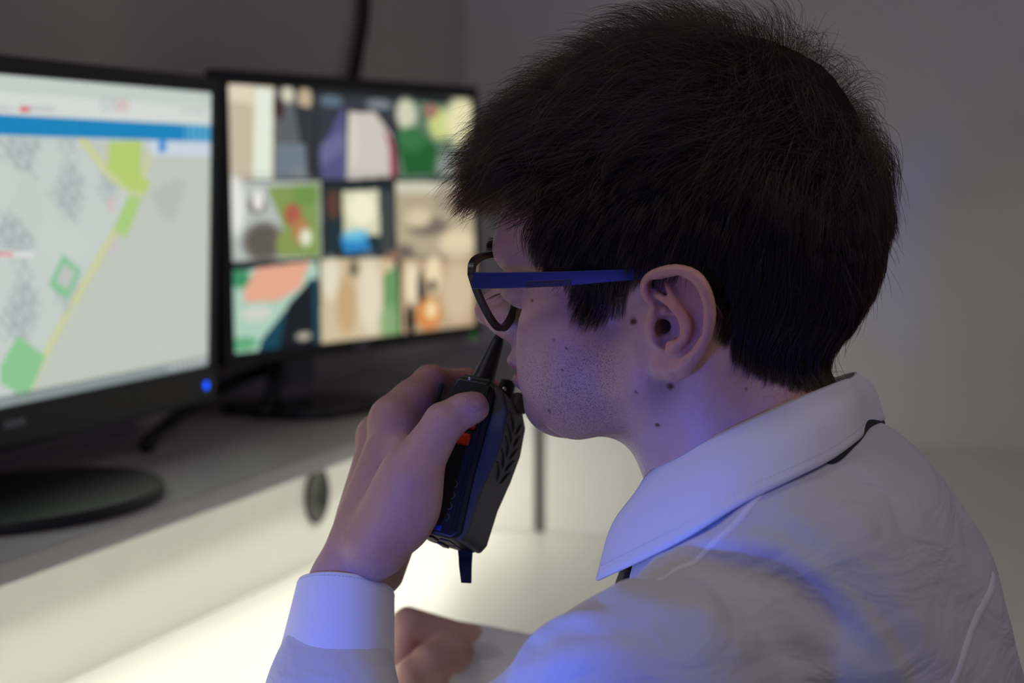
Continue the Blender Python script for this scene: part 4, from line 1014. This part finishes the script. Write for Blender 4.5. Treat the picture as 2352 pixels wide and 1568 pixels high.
def temple(sg):
    # centre line and half height, from the hinge to behind the ear
    C_ = [(104.5, 70.2, 22.4, 4.6), (100, 71.8, 22.3, 4.6), (80, 74.2, 23, 4.3), (50, 75.5, 24.4, 3.9), (20, 74.6, 26.6, 3.2), (4, 72.5, 27.5, 2.9), (-12, 73, 25.5, 2.9), (-23, 74.8, 18, 3.0), (-31, 75, 10, 3.0), (-35, 74.5, 4, 2.2)]
    c_ = catmull(C_, 6)
    for nm, a0, a1, m in (('temple', 0, 37, M['frame_blue']), ('temple_tip', 36, len(c_), M['tip_red'])):
        bm = bmesh.new(); prev = None
        seg = c_[a0:a1]
        for i in range(len(seg)):
            t = seg[min(i+1, len(seg)-1)][:3]-seg[max(i-1, 0)][:3]; t = nrm(t); s = np.array([0, 1., 0]); up = nrm(np.cross(s, t)); up = up if up[2]+abs(up[0])*.3 > 0 else -up
            h_ = seg[i][3]; q = [seg[i][:3]+up*a*h_+s*b for a, b in ((-1, -1.1), (-1, 1.1), (1, 1.1), (1, -1.1))]
            sec = [bm.verts.new(toW(k_*np.array([1, sg, 1]))) for k_ in q]
            if prev:
                for k in range(4): bm.faces.new((prev[k], prev[(k+1) % 4], sec[(k+1) % 4], sec[k]))
            else: bm.faces.new(sec[::-1])
            prev = sec
        bm.faces.new(prev); o = bm_obj(nm, bm, m, glasses, .0005, 2)
    bm = bmesh.new()   # dark inlay along the lower edge
    frame_box(bm, toW([60, sg*76.2, 23.9]), nrm(toW([30, sg*75.9, 26])-toW([70, sg*74.7, 23.6])), LV*sg, (0, 0, 1), (-.012, .014), (-.0006, .0003), (-.0042, -.0006)); bm_obj('temple_inlay', bm, M['black'], glasses, .0003, 2)
for sg in (1, -1): temple(sg)

# ------------------------------------------------------------------ two-way radio
A_ = nrm(np.array([.235, .30, .93])); Nn = nrm(np.array([.945, -.29, -.09])-A_*(np.array([.945, -.29, -.09]) @ A_)); Ww = np.cross(Nn, A_); Ww = Ww if Ww[1] > 0 else -Ww
RO = P(1066, 1050, 1.142)             # on the near side face, half way up
radio = empty('handheld_radio', RO, 'black two-way radio with orange side buttons held in the hand at the mouth', 'radio')
mm = .001
def rb(pts, w0, w1): bm = bmesh.new(); prism(bm, [(a*mm, b*mm) for a, b in pts], RO, Nn, A_, Ww, w0*mm, w1*mm); return bm
bm_obj('housing', rb([(-18, -47), (4, -48), (9, -44), (8, -10), (9, 25), (8, 42), (3, 47), (-16, 47), (-19, 40), (-19, -20)], 0, 50), M['radio'], radio, .0025, 3)
bm_obj('front_panel', rb([(5, -47), (9, -47.5), (12, -42), (13.5, -20), (17, -2), (19, 15), (18, 32), (13, 43), (6, 46)], 3, 48), M['radio_front'], radio, .002, 3)
bm_obj('battery', rb([(-25, -46), (-17, -47), (-17, 30), (-24, 30), (-27, 20), (-27, -38)], 3, 47), M['radio'], radio, .002, 3)
def rbox(nm, n, a, w_, m, bev=.0006): bm = bmesh.new(); frame_box(bm, RO, Nn, A_, Ww, [k*mm for k in n], [k*mm for k in a], [k*mm for k in w_]); return bm_obj(nm, bm, m, radio, bev, 2)
rbox('talk_button', (-11, 1.0), (7, 14), (-1.8, 3), M['orange'], .0012); rbox('talk_button', (-7, 2.5), (17, 24), (-1.8, 3), M['orange'], .0012)
rbox('talk_button', (-7, 4), (26, 40), (-1.0, 3), M['radio'], .0012)
rbox('side_rail', (3.5, 5), (-44, 44), (-.8, 2), M['radio'], .0004)
for k in range(4): 
    bm = bmesh.new(); c_ = RO+A_*(-36+k*6.5)*mm+Nn*(-2.5+k*.0)*mm-Ww*.3*mm
    th = np.linspace(-1.3, 1.3, 9); tube_bm(bm, [c_+Nn*(math.cos(a)*2.6)*mm+A_*(math.sin(a)*2.2)*mm for a in th], .0005, 6); bm_obj('grip_rib', bm, M['radio_front'], radio, smooth=True)
rbox('blue_label', (-8, -3), (-44.5, -41.5), (-.25, 1), M['blue_mark'], .0002)
# slots of the loudspeaker on the front
for i in range(5):
    for sd in (0, 1):
        bm = bmesh.new(); a0 = 33-i*7.6; pts = []
        for t in np.linspace(0, 1, 9):
            w_ = (7+15*t) if sd == 0 else (43-15*t); a = a0-9*t+2.5*math.sin(t*3.14)
            front = np.interp(a, [-47, -42, -20, -2, 15, 32, 43], [9, 12, 13.5, 17, 19, 18, 13]); pts.append(RO+Nn*(front-.1)*mm+A_*a*mm+Ww*w_*mm)
        tube_bm(bm, pts, [.0004, .0008, .0011, .0012, .0013, .0014, .0015, .0014, .0006], 8); bm_obj('speaker_slot', bm, M['radio'], radio, smooth=True)
# antenna, knob, belt clip, strap, charging contacts
ant0 = RO+A_*.046+Nn*-.006+Ww*.016
antd = nrm(P(1152, 760, 1.19)-ant0)
bm = bmesh.new(); tube_bm(bm, [ant0-antd*.002, ant0+antd*.002, ant0+antd*.006, ant0+antd*.030, ant0+antd*.036], [.0078, .0078, .0066, .0040, .0026], 24); bm_obj('antenna', bm, M['radio'], radio, smooth=True)
rbox('antenna_collar', (-15, 3), (46, 50), (6, 26), M['radio'], .0015)
bm = bmesh.new(); k0 = RO+A_*.045+Nn*.003+Ww*.038
tube_bm(bm, [k0, k0+A_*.012, k0+A_*.0125], [.0052, .0048, .003], 20); bm_obj('volume_knob', bm, M['radio'], radio)
bm = bmesh.new(); k0 = RO+A_*.041+Nn*.014+Ww*.034
tube_bm(bm, [k0-A_*.002, k0+A_*.008, k0+A_*.009], [.0052, .0046, .003], 20); bm_obj('channel_knob', bm, M['radio_front'], radio)
for n_, a_, w_ in ((-8.5, 46.5, 1.0), (10.5, 46.0, 10)):
    bm = bmesh.new(); bmesh.ops.create_uvsphere(bm, u_segments=12, v_segments=8, radius=.0013); o = bm_obj('screw', bm, M['radio_metal'], None, smooth=True); o.location = RO+(Nn*n_+A_*a_+Ww*w_)*mm; o.parent = radio; o.matrix_parent_inverse = radio.matrix_world.inverted()
rbox('belt_clip', (-33, -28), (-5, 44), (14, 34), M['radio'], .001)
for n0, n1, w0, w1 in ((-13, -9, 6, 20), (-13, -9, 28, 42), (-5, 1, 8, 22), (-5, 1, 26, 40)): rbox('contact_recess', (n0, n1), (-48.6, -47.2), (w0, w1), M['black_gloss'], .0003)
st = [RO+(A_*-46+Nn*3+Ww*22)*mm, P(1068, 1262, 1.165), P(1069, 1300, 1.163), P(1071, 1338, 1.162)]
bm = bmesh.new(); prev = None; sx = nrm(np.array([.97, -.2, 0])); sy = nrm(np.array([.2, .97, 0]))
for c_, hw in zip(catmull(st, 5), np.interp(np.linspace(0, 1, 16), [0, .4, 1], [4.6, 4.3, 3.0])):
    sec = [bm.verts.new((c_+sx*a*hw*mm+sy*b*mm).tolist()) for a, b in ((-1, -.8), (1, -.8), (1, .8), (-1, .8))]
    if prev:
        for k in range(4): bm.faces.new((prev[k], prev[(k+1) % 4], sec[(k+1) % 4], sec[k]))
    else: bm.faces.new(sec[::-1])
    prev = sec
bm.faces.new(prev); bm_obj('strap', bm, M['tie'], radio)
